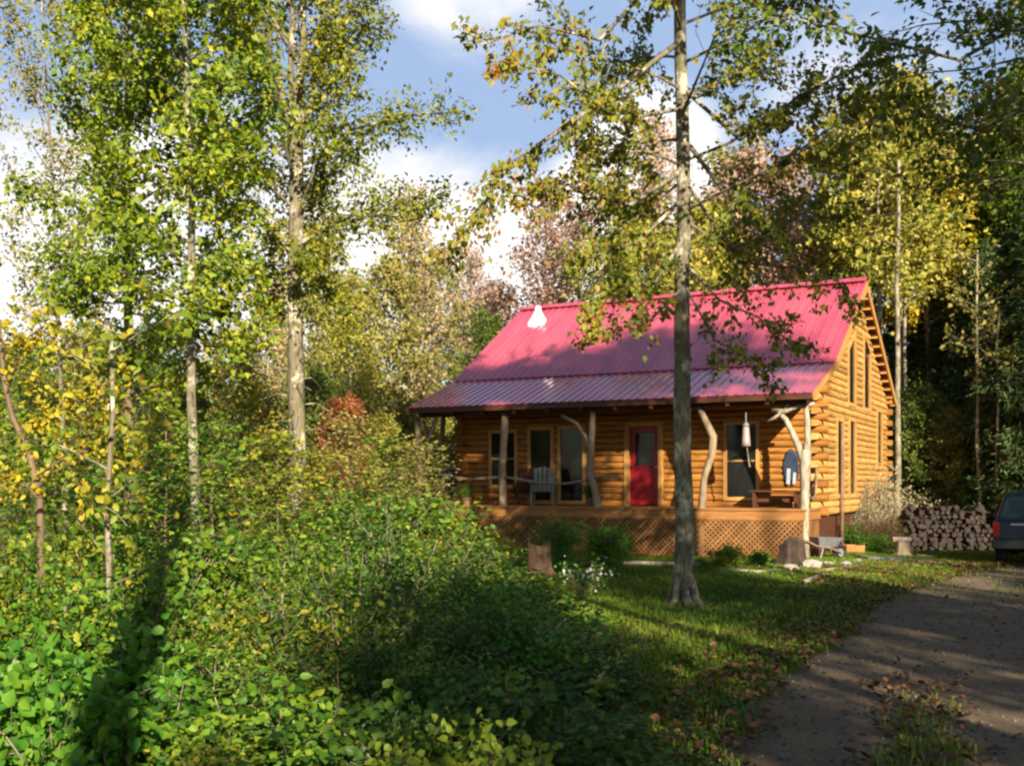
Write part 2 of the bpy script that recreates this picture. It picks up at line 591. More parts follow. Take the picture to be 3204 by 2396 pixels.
w = bpy.data.worlds.new('World')
SC.world = w
w.use_nodes = True
nt = w.node_tree
nt.nodes.clear()
wo = node(nt, 'ShaderNodeOutputWorld')
sky = node(nt, 'ShaderNodeTexSky', sky_type='NISHITA')
sky.sun_disc = False
sky.sun_elevation = EL
sky.sun_rotation = math.atan2(sdir.x, sdir.y)
sky.air_density = 1.1
sky.dust_density = .6
sky.ozone_density = 2.0
b1 = node(nt, 'ShaderNodeBackground')
b1.inputs['Strength'].default_value = .06
nt.links.new(sky.outputs[0], b1.inputs['Color'])
tc = node(nt, 'ShaderNodeTexCoord')
mp = node(nt, 'ShaderNodeMapping')
mp.inputs['Scale'].default_value = (1, 1, 1.9)
nt.links.new(tc.outputs['Generated'], mp.inputs['Vector'])
n1 = node(nt, 'ShaderNodeTexNoise')
n1.inputs['Scale'].default_value = 5.5
n1.inputs['Detail'].default_value = 9
n1.inputs['Roughness'].default_value = .58
n1.inputs['Distortion'].default_value = .25
nt.links.new(mp.outputs[0], n1.inputs['Vector'])


def blob(px, py, r_in, amp):
    d = Vector((px - 512, F, YH - py)).normalized()
    dp = node(nt, 'ShaderNodeVectorMath', operation='DOT_PRODUCT')
    dp.inputs[1].default_value = d
    nt.links.new(tc.outputs['Generated'], dp.inputs[0])
    mr = node(nt, 'ShaderNodeMapRange', interpolation_type='SMOOTHSTEP')
    mr.inputs['From Min'].default_value = math.cos(rad(r_in))
    mr.inputs['From Max'].default_value = 1
    mr.inputs['To Min'].default_value = 0
    mr.inputs['To Max'].default_value = amp
    nt.links.new(dp.outputs['Value'], mr.inputs['Value'])
    return mr.outputs['Result']


def addn(a, b):
    n = node(nt, 'ShaderNodeMath', operation='ADD')
    nt.links.new(a, n.inputs[0])
    nt.links.new(b, n.inputs[1])
    return n.outputs[0]


val = n1.outputs['Fac']
for a in ((20, 220, 9, .48), (490, 240, 7, .47), (640, 160, 5, .46), (330, 270, 10, .32), (160, 140, 5, .2),
          (470, -5, 5, .30), (880, 30, 7, .22), (650, 300, 10, .38), (200, 330, 14, .2), (470, 110, 5, -.12), (60, 40, 7, -.10), (600, 95, 4, -.08)):
    val = addn(val, blob(*a))
mk = node(nt, 'ShaderNodeMapRange', interpolation_type='SMOOTHSTEP')
mk.inputs['From Min'].default_value = .52
mk.inputs['From Max'].default_value = 1.06
nt.links.new(val, mk.inputs['Value'])
# pale blue haze of higher cloud, spread wide to brighten the visible sky
n3 = node(nt, 'ShaderNodeTexNoise')
n3.inputs['Scale'].default_value = 3
n3.inputs['Detail'].default_value = 5
nt.links.new(mp.outputs[0], n3.inputs['Vector'])
v3 = n3.outputs['Fac']
for a in ((520, 60, 22, .42), (860, 60, 22, .42), (120, 100, 20, .40)):
    v3 = addn(v3, blob(*a))
mk3 = node(nt, 'ShaderNodeMapRange', interpolation_type='SMOOTHSTEP')
mk3.inputs['From Min'].default_value = .62
mk3.inputs['From Max'].default_value = 1.0
mk3.inputs['To Max'].default_value = .9
nt.links.new(v3, mk3.inputs['Value'])
b3 = node(nt, 'ShaderNodeBackground')
b3.inputs['Color'].default_value = (.42, .57, .86, 1)
b3.inputs['Strength'].default_value = .40
m3 = node(nt, 'ShaderNodeMixShader')
nt.links.new(mk3.outputs[0], m3.inputs['Fac'])
nt.links.new(b1.outputs[0], m3.inputs[1])
nt.links.new(b3.outputs[0], m3.inputs[2])
b2 = node(nt, 'ShaderNodeBackground')
b2.inputs['Color'].default_value = (1, .965, .93, 1)
b2.inputs['Strength'].default_value = .50
ms = node(nt, 'ShaderNodeMixShader')
nt.links.new(mk.outputs['Result'], ms.inputs['Fac'])
nt.links.new(m3.outputs[0], ms.inputs[1])
nt.links.new(b2.outputs[0], ms.inputs[2])
nt.links.new(ms.outputs[0], wo.inputs['Surface'])

# ------------------------------------------------------------------ camera
cam = bpy.data.cameras.new('camera')
cam.sensor_width = 36
cam.lens = 36 * F / 1024
cam.shift_y = (YH - 382.5) / 1024
cam.clip_end = 3000
cam.clip_start = .05
co = bpy.data.objects.new('camera', cam)
COL.objects.link(co)
co.location = (0, 0, EYE)
co.rotation_euler = (rad(90), 0, 0)
SC.camera = co
SC.view_settings.view_transform = 'Standard'
SC.view_settings.look = 'None'
SC.view_settings.exposure = 1.3
SC.view_settings.gamma = 1
SC.cycles.max_bounces = 6
SC.cycles.transparent_max_bounces = 4
SC.cycles.caustics_reflective = False
SC.cycles.caustics_refractive = False
SC.cycles.filter_width = 2.4
SC.cycles.sample_clamp_indirect = 4

# ------------------------------------------------------------------ the log cabin
HX, HY, TH = 7.544, 26.099, .491
CU, SU = math.cos(TH), math.sin(TH)


def hw(u, v, z=0.0):
    return (HX + u * CU + v * SU, HY - u * SU + v * CU, z)


def u_at(px, v):
    k = (px - 512) / F
    return (k * (HY + v * CU) - HX - v * SU) / (CU + k * SU)


def v_at(px, u):
    k = (px - 512) / F
    return (k * (HY - u * SU) - HX - u * CU) / (SU - k * CU)


def z_at(py, u, v):
    return EYE + (YH - py) / F * (HY - u * SU + v * CU)


FZ = 1.20
U0, U1 = -10.1, -.2
D = 9.5
RU0, RU1 = -10.78, .12
VR, ZR = 4.75, 7.43
VB, ZB = .62, 4.80
VE, ZE = -1.88, 3.86
VQ, ZQ = 9.95, 4.42

cabin = thing('log_cabin', 'honey coloured log cabin with a red metal roof and a covered front porch', 'cabin', (HX, HY, 0), -TH)

# logs
prof = [(-.1, 0)] + [(.045 + .062 * math.cos(rad(a)), .1 + .098 * math.sin(rad(a))) for a in (-78, -50, -25, 0, 25, 50, 78)] + [(-.1, .196)]


def cut(iv, holes):
    out = [iv]
    for h0, h1 in holes:
        nx = []
        for a, b in out:
            if h1 <= a or h0 >= b:
                nx.append((a, b))
                continue
            if h0 > a: nx.append((a, h0))
            if h1 < b: nx.append((h1, b))
        out = nx
    return [(a, b) for a, b in out if b - a > .03]


LH = [.165 * random.Random(900 + k).uniform(.87, 1.13) for k in range(80)]


def log_wall(fn, a0, a1, z0, z1, holes, par, clip=None, name='log_wall', proj=(.26, .26), mat='log'):
    m = MB()
    k = 0
    z = z0
    while z < z1 - .05:
        lh = LH[k]
        zm = z + lh / 2
        s, e = a0, a1
        if k % 2 == par:
            if proj[0]: s -= proj[0]
            if proj[1]: e += proj[1]
        if clip:
            c0, c1 = clip(zm + .1)
            s, e = max(s, c0), min(e, c1)
        if e - s > .1:
            for a, b in cut((s, e), [(h[0], h[1]) for h in holes if h[2] < zm < h[3]]):
                kk = lh / .2
                m.prism(prof, lambda d, q, t, z=z, kk=kk: fn(t, d * (.6 + .4 * kk), z + q * kk), a, b)
        z += lh
        k += 1
    return m.build(name, M[mat], cabin)


def pane_obj(parent, fn, a0, a1, z0, z1, d=-.03):
    m = MB()
    m.v = [fn(a0, d, z0), fn(a1, d, z0), fn(a1, d, z1), fn(a0, d, z1)]
    m.f = [(0, 1, 2, 3)]
    return m.build('pane', M['glass'], parent, fix=False)


def window(fn, a0, a1, z0, z1, bars=(), sl=None):
    """trim proud of the logs; sl: a sloping head that rises to z1 + sl at a1"""
    m = MB()
    t = .09
    zl, zr = z1, z1
    if sl:
        zl, zr = (z1, z1 + sl) if sl > 0 else (z1 - sl, z1)

    def q(p, d0=-.05, d1=.112):
        b = len(m.v)
        for d in (d0, d1):
            m.v += [fn(x, d, y) for x, y in p]
        for f in ((0, 1, 2, 3), (7, 6, 5, 4), (0, 4, 5, 1), (1, 5, 6, 2), (2, 6, 7, 3), (3, 7, 4, 0)):
            m.f.append(tuple(b + i for i in f))
    q([(a0 - t, z0 - t), (a0, z0 - t), (a0, zl + t), (a0 - t, zl + t)])
    q([(a1, z0 - t), (a1 + t, z0 - t), (a1 + t, zr + t), (a1, zr + t)])
    q([(a0, z0 - t), (a1, z0 - t), (a1, z0), (a0, z0)], d1=.122)
    q([(a0, zl), (a1, zr), (a1, zr + t), (a0, zl + t)], d1=.109)
    for bz in bars:
        q([(a0, bz - .02), (a1, bz - .02), (a1, bz + .02), (a0, bz + .02)], -.04, .085)
    o = m.build('window', M['trimwood'], cabin)
    p = MB()
    p.v = [fn(a0, .07, z0), fn(a1, .07, z0), fn(a1, .07, zr), fn(a0, .07, zl)]
    p.f = [(0, 1, 2, 3)]
    p.build('pane', M['glass'], o, fix=False)
    return o


fn_f = lambda a, d, z: (a, -d, z)
fn_r = lambda a, d, z: (U1 + d, a, z)
fn_l = lambda a, d, z: (U0 - d, a, z)
fn_b = lambda a, d, z: (a, D + d, z)

# openings of the front wall, from left to right
fw = [(u_at(493, 0), u_at(516, 0), FZ + .55, FZ + 2.0), (u_at(532, 0), u_at(552, 0), FZ + .12, FZ + 2.05), (u_at(562, 0), u_at(584, 0), FZ + .12, FZ + 2.05)]
dr = (u_at(630, 0), u_at(660, 0), FZ + .03, FZ + 2.06)
fw2 = (u_at(728, 0), u_at(757, 0), FZ + .25, FZ + 2.05)
holes = [(a - .02, b + .02, c - .02, d + .02) for a, b, c, d in fw + [dr, fw2]]
log_wall(fn_f, U0, U1, FZ - .2, 4.4, holes, 0)
for a, b, c, d in fw:
    window(fn_f, a, b, c, d, bars=((c + d) / 2,) if c > FZ + .4 else ())
window(fn_f, *fw2, bars=((fw2[2] + fw2[3]) / 2,))
# door
a, b, c, d = dr
dm = MB()
zg = c + 1.02
dm.box(a + .02, b - .02, -.02, .03, c, zg)
dm.box(a + .02, a + .15, -.02, .03, zg, d)
dm.box(b - .15, b - .02, -.02, .03, zg, d)
dm.box(a + .15, b - .15, -.02, .03, d - .16, d)
for x0, x1 in ((a + .14, (a + b) / 2 - .05), ((a + b) / 2 + .05, b - .14)):
    dm.box(x0, x1, -.034, -.02, c + .18, zg - .16)
door = dm.build('door', M['reddoor'], cabin, bevel=.008)
pm = MB()
pm.box(a + .15, b - .15, -.005, .012, zg, d - .16)
pm.build('pane', M['glass'], door)
hm = MB()
hm.tube([(b - .08, -.03, c + .98), (b - .08, -.09, c + .98)], .018, 8)
hm.lathe([(.03, -.03), (.042, 0), (.03, .03)], 10, (b - .08, -.10, c + .98))
hm.build('handle', M['steel'], door, smooth=True)
fm = MB()
fm.box(a - .12, a + .015, -.13, .05, FZ, d + .11)
fm.box(b - .015, b + .12, -.13, .05, FZ, d + .11)
fm.box(a + .015, b - .015, -.127, .05, d + .005, d + .11)
fm.build('door_frame', M['trimwood'], cabin, bevel=.006)

# right gable wall
PT = .30


def gclip(z):
    zf = z + .02
    # roof underside lines, front and rear
    if zf < ZB:
        c0 = VB + (zf + .16 - ZB) / .371
    else:
        c0 = VB + (zf + .12 - ZB) * (VR - VB) / (ZR - ZB)
    c1 = VR + (ZR - zf - .12) * (VQ - VR) / (ZR - ZQ)
    return c0, c1


def vr(px): return v_at(px, U1)


gw = [(vr(834), vr(839.5), FZ + .3, z_at(421, U1, vr(837))), (vr(846.5), vr(852), FZ + .3, z_at(421, U1, vr(849))),
      (vr(874.5), vr(879), z_at(466, U1, vr(877)), z_at(412, U1, vr(877)))]
ug = [(vr(845.5), vr(852), z_at(403, U1, vr(849)), z_at(352, U1, vr(849)), .55), (vr(861), vr(867), z_at(408, U1, vr(864)), z_at(352, U1, vr(864)), -.45)]
holes = [(a - .02, b + .02, c - .02, d + .02) for a, b, c, d in gw] + [(a - .02, b + .02, c - .02, d + .3) for a, b, c, d, s in ug]
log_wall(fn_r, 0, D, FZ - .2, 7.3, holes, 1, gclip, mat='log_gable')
log_wall(fn_l, 0, D, FZ - .2, 7.3, [], 1, gclip)
log_wall(fn_b, U0, U1, FZ - .2, 4.4, [], 0)
for q in gw: window(fn_r, *q)
for a, b, c, d, s in ug: window(fn_r, a, b, c, d, sl=s)
fo = MB()
fo.box(U0 + .05, U1 - .03, .05, D - .05, 0, FZ - .21)
fo.build('foundation', M['darkwood'], cabin)
fl = MB()
fl.box(U0 + .12, U1 - .12, .12, D - .12, FZ - .2, FZ - .05)
fl.build('interior_floor', M['darkwood'], cabin)


# roof sheets with raised ribs
def ribbed(u0, u1, p0, p1, name, off=.0, thick=.02):
    (v0, z0), (v1, z1) = p0, p1
    nv = Vector((0, -(z1 - z0), (v1 - v0))).normalized()
    if nv.z < 0: nv = -nv
    us, hs = [], []
    u = u0
    while u < u1 - .01:
        for du, h in ((0, 0), (.10, 0), (.115, .022), (.15, .022), (.165, 0)):
            if u + du <= u1:
                us.append(u + du)
                hs.append(h)
        u += .225
    us.append(u1)
    hs.append(0)
    m = MB()
    n = len(us)
    for (vv, zz_) in (p0, p1):
        for uu, h in zip(us, hs):
            m.v.append((uu, vv + nv.y * (h + off), zz_ + nv.z * (h + off)))
    for (vv, zz_) in (p0, p1):
        for uu, h in zip(us, hs):
            m.v.append((uu, vv + nv.y * (h + off - thick), zz_ + nv.z * (h + off - thick)))
    for i in range(n - 1):
        m.f.append((i, i + 1, n + i + 1, n + i))
        m.f.append((2 * n + i + 1, 2 * n + i, 3 * n + i, 3 * n + i + 1))
        m.f.append((i + 1, i, 2 * n + i, 2 * n + i + 1))
        m.f.append((n + i, n + i + 1, 3 * n + i + 1, 3 * n + i))
    m.f.append((0, n, 3 * n, 2 * n))
    m.f.append((2 * n - 1, n - 1, 3 * n - 1, 4 * n - 1))
    return m.build(name, M['roof'], cabin)


def slab(u0, u1, p0, p1, t0, t1):
    (v0, z0), (v1, z1) = p0, p1
    nv = Vector((0, -(z1 - z0), (v1 - v0))).normalized()
    if nv.z < 0: nv = -nv
    m = MB()
    P = lambda u, p, t: (u, p[0] + nv.y * t, p[1] + nv.z * t)
    m.quad_box([P(u0, p0, t0), P(u1, p0, t0), P(u1, p1, t0), P(u0, p1, t0), P(u0, p0, t1), P(u1, p0, t1), P(u1, p1, t1), P(u0, p1, t1)])
    return m


mr1 = ribbed(RU0, RU1, (VB - .10, ZB - .064 + .03), (VR, ZR), 'main_roof', off=.0)
rear = ribbed(RU0, RU1, (VQ, ZQ), (VR, ZR), 'rear_roof')
por = ribbed(RU0, RU1, (VE, ZE), (VB + .05, ZB + .0), 'porch_roof', off=-.02)
rc = MB()
rc.beam((RU0 - .01, VR - .1, ZR - .035), (RU1 + .01, VR - .1, ZR - .035), .22, .02, up=Vector((0, -.54, .84)))
rc.beam((RU0 - .01, VR + .1, ZR - .035), (RU1 + .01, VR + .1, ZR - .035), .22, .02, up=Vector((0, .54, .84)))
for vv in rc.v: pass
rcap = rc.build('ridge_cap', M['roof'], cabin)
rcap.location.z = .075
# boarding under the sheets
slab(RU0 + .03, RU1 - .03, (VB, ZB), (VR, ZR), -.16, -.03).build('roof_boarding', M['darkwood'], cabin)
slab(RU0 + .03, RU1 - .03, (VQ - .04, ZQ + .02), (VR, ZR), -.16, -.03).build('roof_boarding', M['darkwood'], cabin)
slab(RU0 + .03, RU1 - .03, (VE + .04, ZE + .015), (VB, ZB), -.12, -.05).build('roof_boarding', M['darkwood'], cabin)


# rake boards on both ends
def rake(u, p0, p1, name='rake_board', mat='trimwood', w=.2):
    (v0, z0), (v1, z1) = p0, p1
    m = MB()
    nv = Vector((0, -(z1 - z0), (v1 - v0))).normalized()
    if nv.z < 0: nv = -nv
    P = lambda uu, p, t: (uu, p[0] + nv.y * t, p[1] + nv.z * t)
    m.quad_box([P(u - .022, p0, -.04 - w), P(u + .022, p0, -.04 - w), P(u + .022, p1, -.04 - w), P(u - .022, p1, -.04 - w),
                P(u - .022, p0, -.026), P(u + .022, p0, -.026), P(u + .022, p1, -.026), P(u - .022, p1, -.026)])
    m.build(name, M[mat], cabin)


for u in (RU0 - .02, RU1 + .0):
    rake(u, (VB + .02, ZB), (VR, ZR))
    rake(u, (VQ, ZQ), (VR + .002, ZR))
    rake(u, (VE, ZE - .01), (VB, ZB - .01), w=.13)
fa = MB()
fa.box(RU0 + .02, RU1 - .03, VE + .03, VE + .06, ZE - .17, ZE - .035)
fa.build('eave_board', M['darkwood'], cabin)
# lookouts under the right rake, rear slope
for i in range(13):
    t = (i + .6) / 13.4
    v = VQ + (VR - VQ) * t
    z = ZQ + (ZR - ZQ) * t - .25
    m = MB()
    m.box(U1 + .10, RU1 - .024, v - .045, v + .045, z - .05, z + .06)
    m.build('lookout', M['trimwood'], cabin)

# porch deck, rim, lattice, beam, rafters
VD = -1.75
dk = MB()
nb = 12
for i in range(nb):
    v0 = VD - .03 + (0 - VD) * i / nb
    dk.box(U0 - .2, U1 + .12, v0, v0 + (0 - VD) / nb - .012, FZ - .045, FZ)
dk.build('porch_deck', M['deckwood'], cabin)
rm = MB()
rm.box(U0 - .17, U1 + .09, VD, VD + .05, FZ - .26, FZ - .048)
rm.box(U1 + .04, U1 + .09, VD + .05, 0, FZ - .26, FZ - .048)
rm.box(U0 - .17, U0 - .12, VD + .05, 0, FZ - .26, FZ - .048)
rm.build('rim_joist', M['deckwood'], cabin)


def lattice(L, H, fn):
    m = MB()
    sp, wd = .125, .045
    for sgn in (1, -1):
        n = int((L + H) / sp) + 1
        for i in range(n):
            c = i * sp - (H if sgn > 0 else 0)
            # line a = c + sgn' * z
            pts = []
            if sgn > 0:
                z0 = max(0, -c)
                z1 = min(H, L - c)
                if z1 - z0 < .03: continue
                p, q = (c + z0, z0), (c + z1, z1)
            else:
                z0 = max(0, c - L)
                z1 = min(H, c)
                if z1 - z0 < .03: continue
                p, q = (c - z0, z0), (c - z1, z1)
            o = 0 if sgn > 0 else .009
            dx, dz = q[0] - p[0], q[1] - p[1]
            l = math.hypot(dx, dz)
            nx, nz = -dz / l * wd / 2, dx / l * wd / 2
            poly = [(p[0] - nx, p[1] - nz), (q[0] - nx, q[1] - nz), (q[0] + nx, q[1] + nz), (p[0] + nx, p[1] + nz)]
            m.prism(poly, fn, o, o + .008)
    return m


lt = lattice(U1 - U0 + .2, .88, lambda a, z, t: (U0 - .14 + a, VD + .01 + t, .06 + z))
lt.build('lattice_skirt', M['lattice'], cabin)
lt = lattice(-VD - .1, .88, lambda a, z, t: (U1 + .06 - t, VD + .06 + a, .06 + z))
lt.build('lattice_skirt', M['lattice'], cabin)
bk = MB()
bk.box(U0 - .1, U1 + .02, VD + .05, VD + .08, .02, .1)
bk.build('bottom_rail', M['deckwood'], cabin)
VP = -1.52
r2 = random.Random(7)
bm_ = MB()
bz = ZE + .371 * (VP - VE) - .30
bm_.tube([(RU0 + .2 + i * (RU1 - RU0 - .4) / 12, VP, bz + r2.uniform(-.012, .012)) for i in range(13)], .11, 10, wob=.04, rng=r2)
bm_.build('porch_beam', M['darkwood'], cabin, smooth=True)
for i in range(12):
    u = U0 - .3 + i * (U1 - U0 + .5) / 11
    m = MB()
    m.beam((u, VE + .08, ZE - .20), (u, -.1, ZE - .20 + (-.1 - VE - .08) * .371), .09, .14)
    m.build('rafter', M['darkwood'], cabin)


# natural posts: pixel paths on the post plane v = VP
def pp(px, py, v=VP):
    u = u_at(px, v)
    return (u, v, z_at(py, u, v))


def post(path, radii, mat='greypost', name='porch_post', branches=(), wob=.08, n=8):
    m = MB()
    m.tube(path, radii, n, wob=wob, rng=r2)
    for bp, br in branches:
        m.tube(bp, br, 7, wob=wob, rng=r2)
    return m.build(name, M[mat], cabin, smooth=True)


def pz(px, z, v=VP):
    return (u_at(px, v), v, z)


post([pz(419, 0), pz(419.5, 1.2), pz(420, 2.4), pz(417, 3.6)], [.10, .09, .08, .075],
     branches=[([pz(420, 2.3), pz(427, 2.9), pz(437, 3.55)], [.06, .05, .045])])
post([pz(437, 1.2, -.25), pz(440, 2.2, -.25), pz(444, 3.9, -.25)], [.085, .08, .075],
     branches=[([pz(440, 2.2, -.25), pz(433, 2.9, -.6), pz(424, 3.5, -1.2)], [.05, .045, .04])])
post([pz(501, 0), pz(502, .7), pz(503, 1.3), pz(502, 2.1), pz(504, 2.9), pz(505, 3.65)], [.14, .13, .11, .10, .095, .09])
post([pz(599, 0), pz(598, 1.15), pz(595, 1.6), pz(590, 2.05), pz(591.5, 2.8), pz(593, 3.65)], [.12, .11, .10, .10, .085, .08],
     branches=[([pz(591, 2.35), pz(586, 2.95), pz(577, 3.3), pz(562, 3.52)], [.055, .05, .05, .05]),
               ([pz(591, 2.1), pz(588, 2.28)], [.06, .03])])
post([pz(702, 0), pz(702, 1.2), pz(704, 1.9), pz(712, 2.5), pz(713, 2.9), pz(705, 3.3), pz(699, 3.62)], [.11, .10, .085, .10, .095, .085, .075], mat='greypost')
post([pz(803, 0.0), pz(804, .7), pz(805, 1.6), pz(805, 2.2), pz(806, 2.55)], [.16, .115, .105, .13, .125], mat='whitepost',
     branches=[([pz(805, 2.2), pz(807.5, 2.8), pz(807, 3.2), pz(805, 3.75)], [.11, .075, .068, .06]),
               ([pz(805, 2.2), pz(798, 2.65), pz(791, 3.0), pz(786, 3.25), pz(780, 3.4), pz(772, 3.72)], [.11, .08, .07, .065, .05, .035]),
               ([pz(781, 3.35), pz(788, 3.6), pz(796, 3.82)], [.055, .05, .04]),
               ([pz(780, 3.4), pz(774, 3.3), pz(767, 3.22)], [.04, .035, .02]),
               ([pz(778, 3.5), pz(776, 3.75)], [.03, .02])])


# rails of natural branches
def rail(path, r0=.035):
    m = MB()
    m.tube(path, [r0 * (1 + .2 * math.sin(i * 1.7)) for i in range(len(path))], 7, wob=.08, rng=r2)
    return m.build('branch_rail', M['greypost'], cabin, smooth=True)


V2 = VP - .02
rail([pp(438, 474, V2), pp(470, 479, V2), pp(502, 476, V2)])
rail([pp(502, 476, V2), pp(520, 479, V2), pp(540, 482.5, V2), pp(565, 483, V2), pp(580, 481, V2), pp(592, 478, V2)])
rail([pp(592, 478, V2), pp(605, 475, V2), pp(622, 478, V2)], .03)
rail([(U1 + .02, VP + .1, FZ + .75), (U1 + .04, VP + .35, FZ + .35), (U1 + .04, VP + .75, FZ + .18), (U1 + .04, VP + 1.1, FZ + .3), (U1 + .03, VP + 1.35, FZ + .95)], .045)
m = MB()
m.tube([pp(772, 409), pp(786, 411), pp(800, 405), pp(815, 403)], [.05, .055, .05, .04], 7)
m.build('curved_brace', M['whitepost'], cabin, smooth=True)

# pale vent near the ridge
uf = u_at(538, 3.9)
zf = ZB + (3.9 - VB) * (ZR - ZB) / (VR - VB)
m = MB()
m.lathe([(.42, -.30), (.38, -.08), (.17, .26), (.11, .40), (.11, .50), (.14, .52), (.03, .57)], 20)
vo = m.build('roof_vent', M['white'], cabin, smooth=False)
vo.location = (uf, 3.9, zf)
vo.scale = (.9, .9, .85)

# ------------------------------------------------------------------ things on and around the porch
# covered round barbecue
x, y, _ = hw(u_at(448, -1.1), -1.1)
bbq = thing('barbecue', 'black round barbecue with a domed lid at the left end of the porch', 'barbecue', (x, y, FZ))
m = MB(); m.lathe([(.05, .48), (.2, .5), (.29, .6), (.31, .72)], 20); m.build('bowl', M['black'], bbq, smooth=True)
m = MB(); m.lathe([(.315, .725), (.29, .86), (.2, .96), (.06, 1.0)], 20); lid = m.build('lid', M['black'], bbq, smooth=True)
m = MB(); m.tube([(-.08, 0, .99), (-.06, 0, 1.06), (.06, 0, 1.06), (.08, 0, .99)], .014, 6); m.build('handle', M['steel'], lid)
for k in range(3):
    m = MB()
    a = k * 2.094 + .4
    m.tube([(.14 * math.cos(a), .14 * math.sin(a), .52), (.3 * math.cos(a), .3 * math.sin(a), 0)], .014, 6)
    m.build('leg', M['steel'], bbq)
m = MB(); m.box(-.02, .02, -.34, -.31, .66, .74); m.tube([(-.1, -.33, .74), (.1, -.33, .74)], .012, 6); m.build('side_handle', M['steel'], bbq)


def porch_chair(name, label, px, v, mat, rz, legmat):
    x, y, _ = hw(u_at(px, v), v)
    c = thing(name, label, 'chair', (x, y, FZ), -TH + rz)
    m = MB()
    for i in range(5):
        m.beam((-.26, -.25 + i * .11, .40 - i * .012), (.26, -.25 + i * .11, .40 - i * .012), .095, .022)
    m.build('seat', M[mat], c)
    m = MB()
    for i in range(5):
        xx = -.22 + i * .11
        m.beam((xx, .24, .36), (xx * 1.1, .46, .98 + .05 * (1 - abs(i - 2) / 2)), .092, .02, up=(0, 1, .3))
    m.build('backrest', M[mat], c)
    for s in (-1, 1):
        m = MB(); m.beam((s * .28, -.24, 0), (s * .28, -.24, .58), .06, .04); m.build('leg', M[legmat], c)
        m = MB(); m.beam((s * .28, .45, 0), (s * .28, .2, .58), .06, .04); m.build('leg', M[legmat], c)
        m = MB(); m.beam((s * .30, -.34, .595), (s * .30, .36, .595), .11, .025); m.build('armrest', M[mat], c)
    return c


porch_chair('porch_chair', 'weathered grey slatted chair in front of the tall middle windows', 543, -1.0, 'chairwood', .35, 'chairwood')
porch_chair('porch_chair', 'dark slatted chair standing left of the window beside the thick bare post', 516, -.75, 'darkwood', -.25, 'darkwood')

x, y, _ = hw(u_at(776, -.5), -.5)
bn = thing('bench', 'low dark wooden bench under the blue hanging at the right end of the porch', 'bench', (x, y, FZ), -TH)
m = MB()
for i in range(3): m.beam((-.62, -.14 + i * .14, .40), (.62, -.14 + i * .14, .40), .12, .035)
m.build('seat', M['darkwood'], bn)
for s in (-1, 1):
    m = MB(); m.box(s * .5 - .03, s * .5 + .03, -.17, .17, 0, .385); m.build('leg', M['darkwood'], bn)
m = MB(); m.beam((-.47, 0, .18), (.47, 0, .18), .03, .08); m.build('stretcher', M['darkwood'], bn)

# blue cloth hanging on the wall
x, y, _ = hw(u_at(791, -.14), -.14)
wh = thing('wall_hanging', 'dark blue and white cloth hanging on the sunlit logs beside the white forked post', 'hanging', (x, y, FZ + .66), -TH, scale=(.8, 1, .82))
m = MB()
outl = [(-.2, .05), (-.14, 0), (-.05, .04), (.05, 0), (.14, .05), (.2, .0), (.24, .35), (.2, .7), (.08, .9), (-.06, .92), (-.18, .72), (-.24, .4)]
m.prism(outl, lambda a, b, t: (a, t + .02 * math.sin(a * 22), b), -.02, .02)
m.build('blue_cloth', M['bluecloth'], wh)
m = MB()
m.prism([(-.13, -.1), (-.02, -.12), (.0, .34), (-.11, .36)], lambda a, b, t: (a, t, b), -.05, -.03)
m.prism([(.06, -.12), (.15, -.1), (.17, .22), (.08, .25)], lambda a, b, t: (a, t, b), -.05, -.03)
m.build('pale_strips', M['palecloth'], wh)
m = MB(); m.tube([(0, .06, .93), (0, -.05, .93)], .015, 6); m.build('peg', M['deadwood'], wh)

# ornament hanging under the eave
u = u_at(746, VE + .35)
x, y, _ = hw(u, VE + .35)
zt = z_at(424, u, VE + .35)
orn = thing('hanging_ornament', 'pale pink tapered ornament hanging under the porch eave by the right window', 'ornament', (x, y, zt))
m = MB(); m.lathe([(.03, -.02), (.075, -.08), (.10, -.40), (.11, -.50), (.06, -.52)], 14); m.build('body', M['pinkglass'], orn, smooth=True)
m = MB(); m.lathe([(.09, -.03), (.05, .03), (.012, .07)], 14); m.build('cap', M['steel'], orn)
m = MB(); m.tube([(0, 0, .06), (0, 0, .28)], .006, 5); m.build('wire', M['steel'], orn)
m = MB(); m.tube([(0.02, 0, -.51), (.05, 0, -.75), (.09, .01, -1.0)], [.012, .014, .02], 6); m.build('tail', M['greypost'], orn)

# potted plants by the rail come later, with the leaves

# grey wheelbarrow at the right end of the porch
wbx, wby, _ = gp(823, 25.2)
wb = thing('wheelbarrow', 'grey wheelbarrow parked against the right end of the porch', 'wheelbarrow', (wbx, wby, 0), .5, scale=(.85,) * 3)
m = MB()
m.quad_box([(-.35, -.24, .34), (.30, -.20, .38), (.30, .20, .38), (-.35, .24, .34), (-.52, -.36, .66), (.46, -.30, .62), (.46, .30, .62), (-.52, .36, .66)])
tr = m.build('tray', M['steel'], wb)
m = MB(); m.tube([(.62 + .2 * math.cos(t), -.0, .2 + .2 * math.sin(t)) for t in np.linspace(0, 2 * math.pi, 21)], .045, 8, cap=False)
wh_ = m.build('wheel', M['rubber'], wb, smooth=True)
m = MB(); m.tube([(.62, -.05, .2), (.62, .05, .2)], .11, 12); m.build('rim', M['steel'], wh_)
for s in (-1, 1):
    m = MB(); m.tube([(.62, s * .08, .2), (.1, s * .2, .34), (-.5, s * .28, .42), (-1.0, s * .30, .62)], .022, 7); m.build('handle', M['greypost'], wb)
    m = MB(); m.tube([(-.2, s * .22, .36), (-.36, s * .24, 0)], .018, 7); m.build('leg', M['steel'], wb)

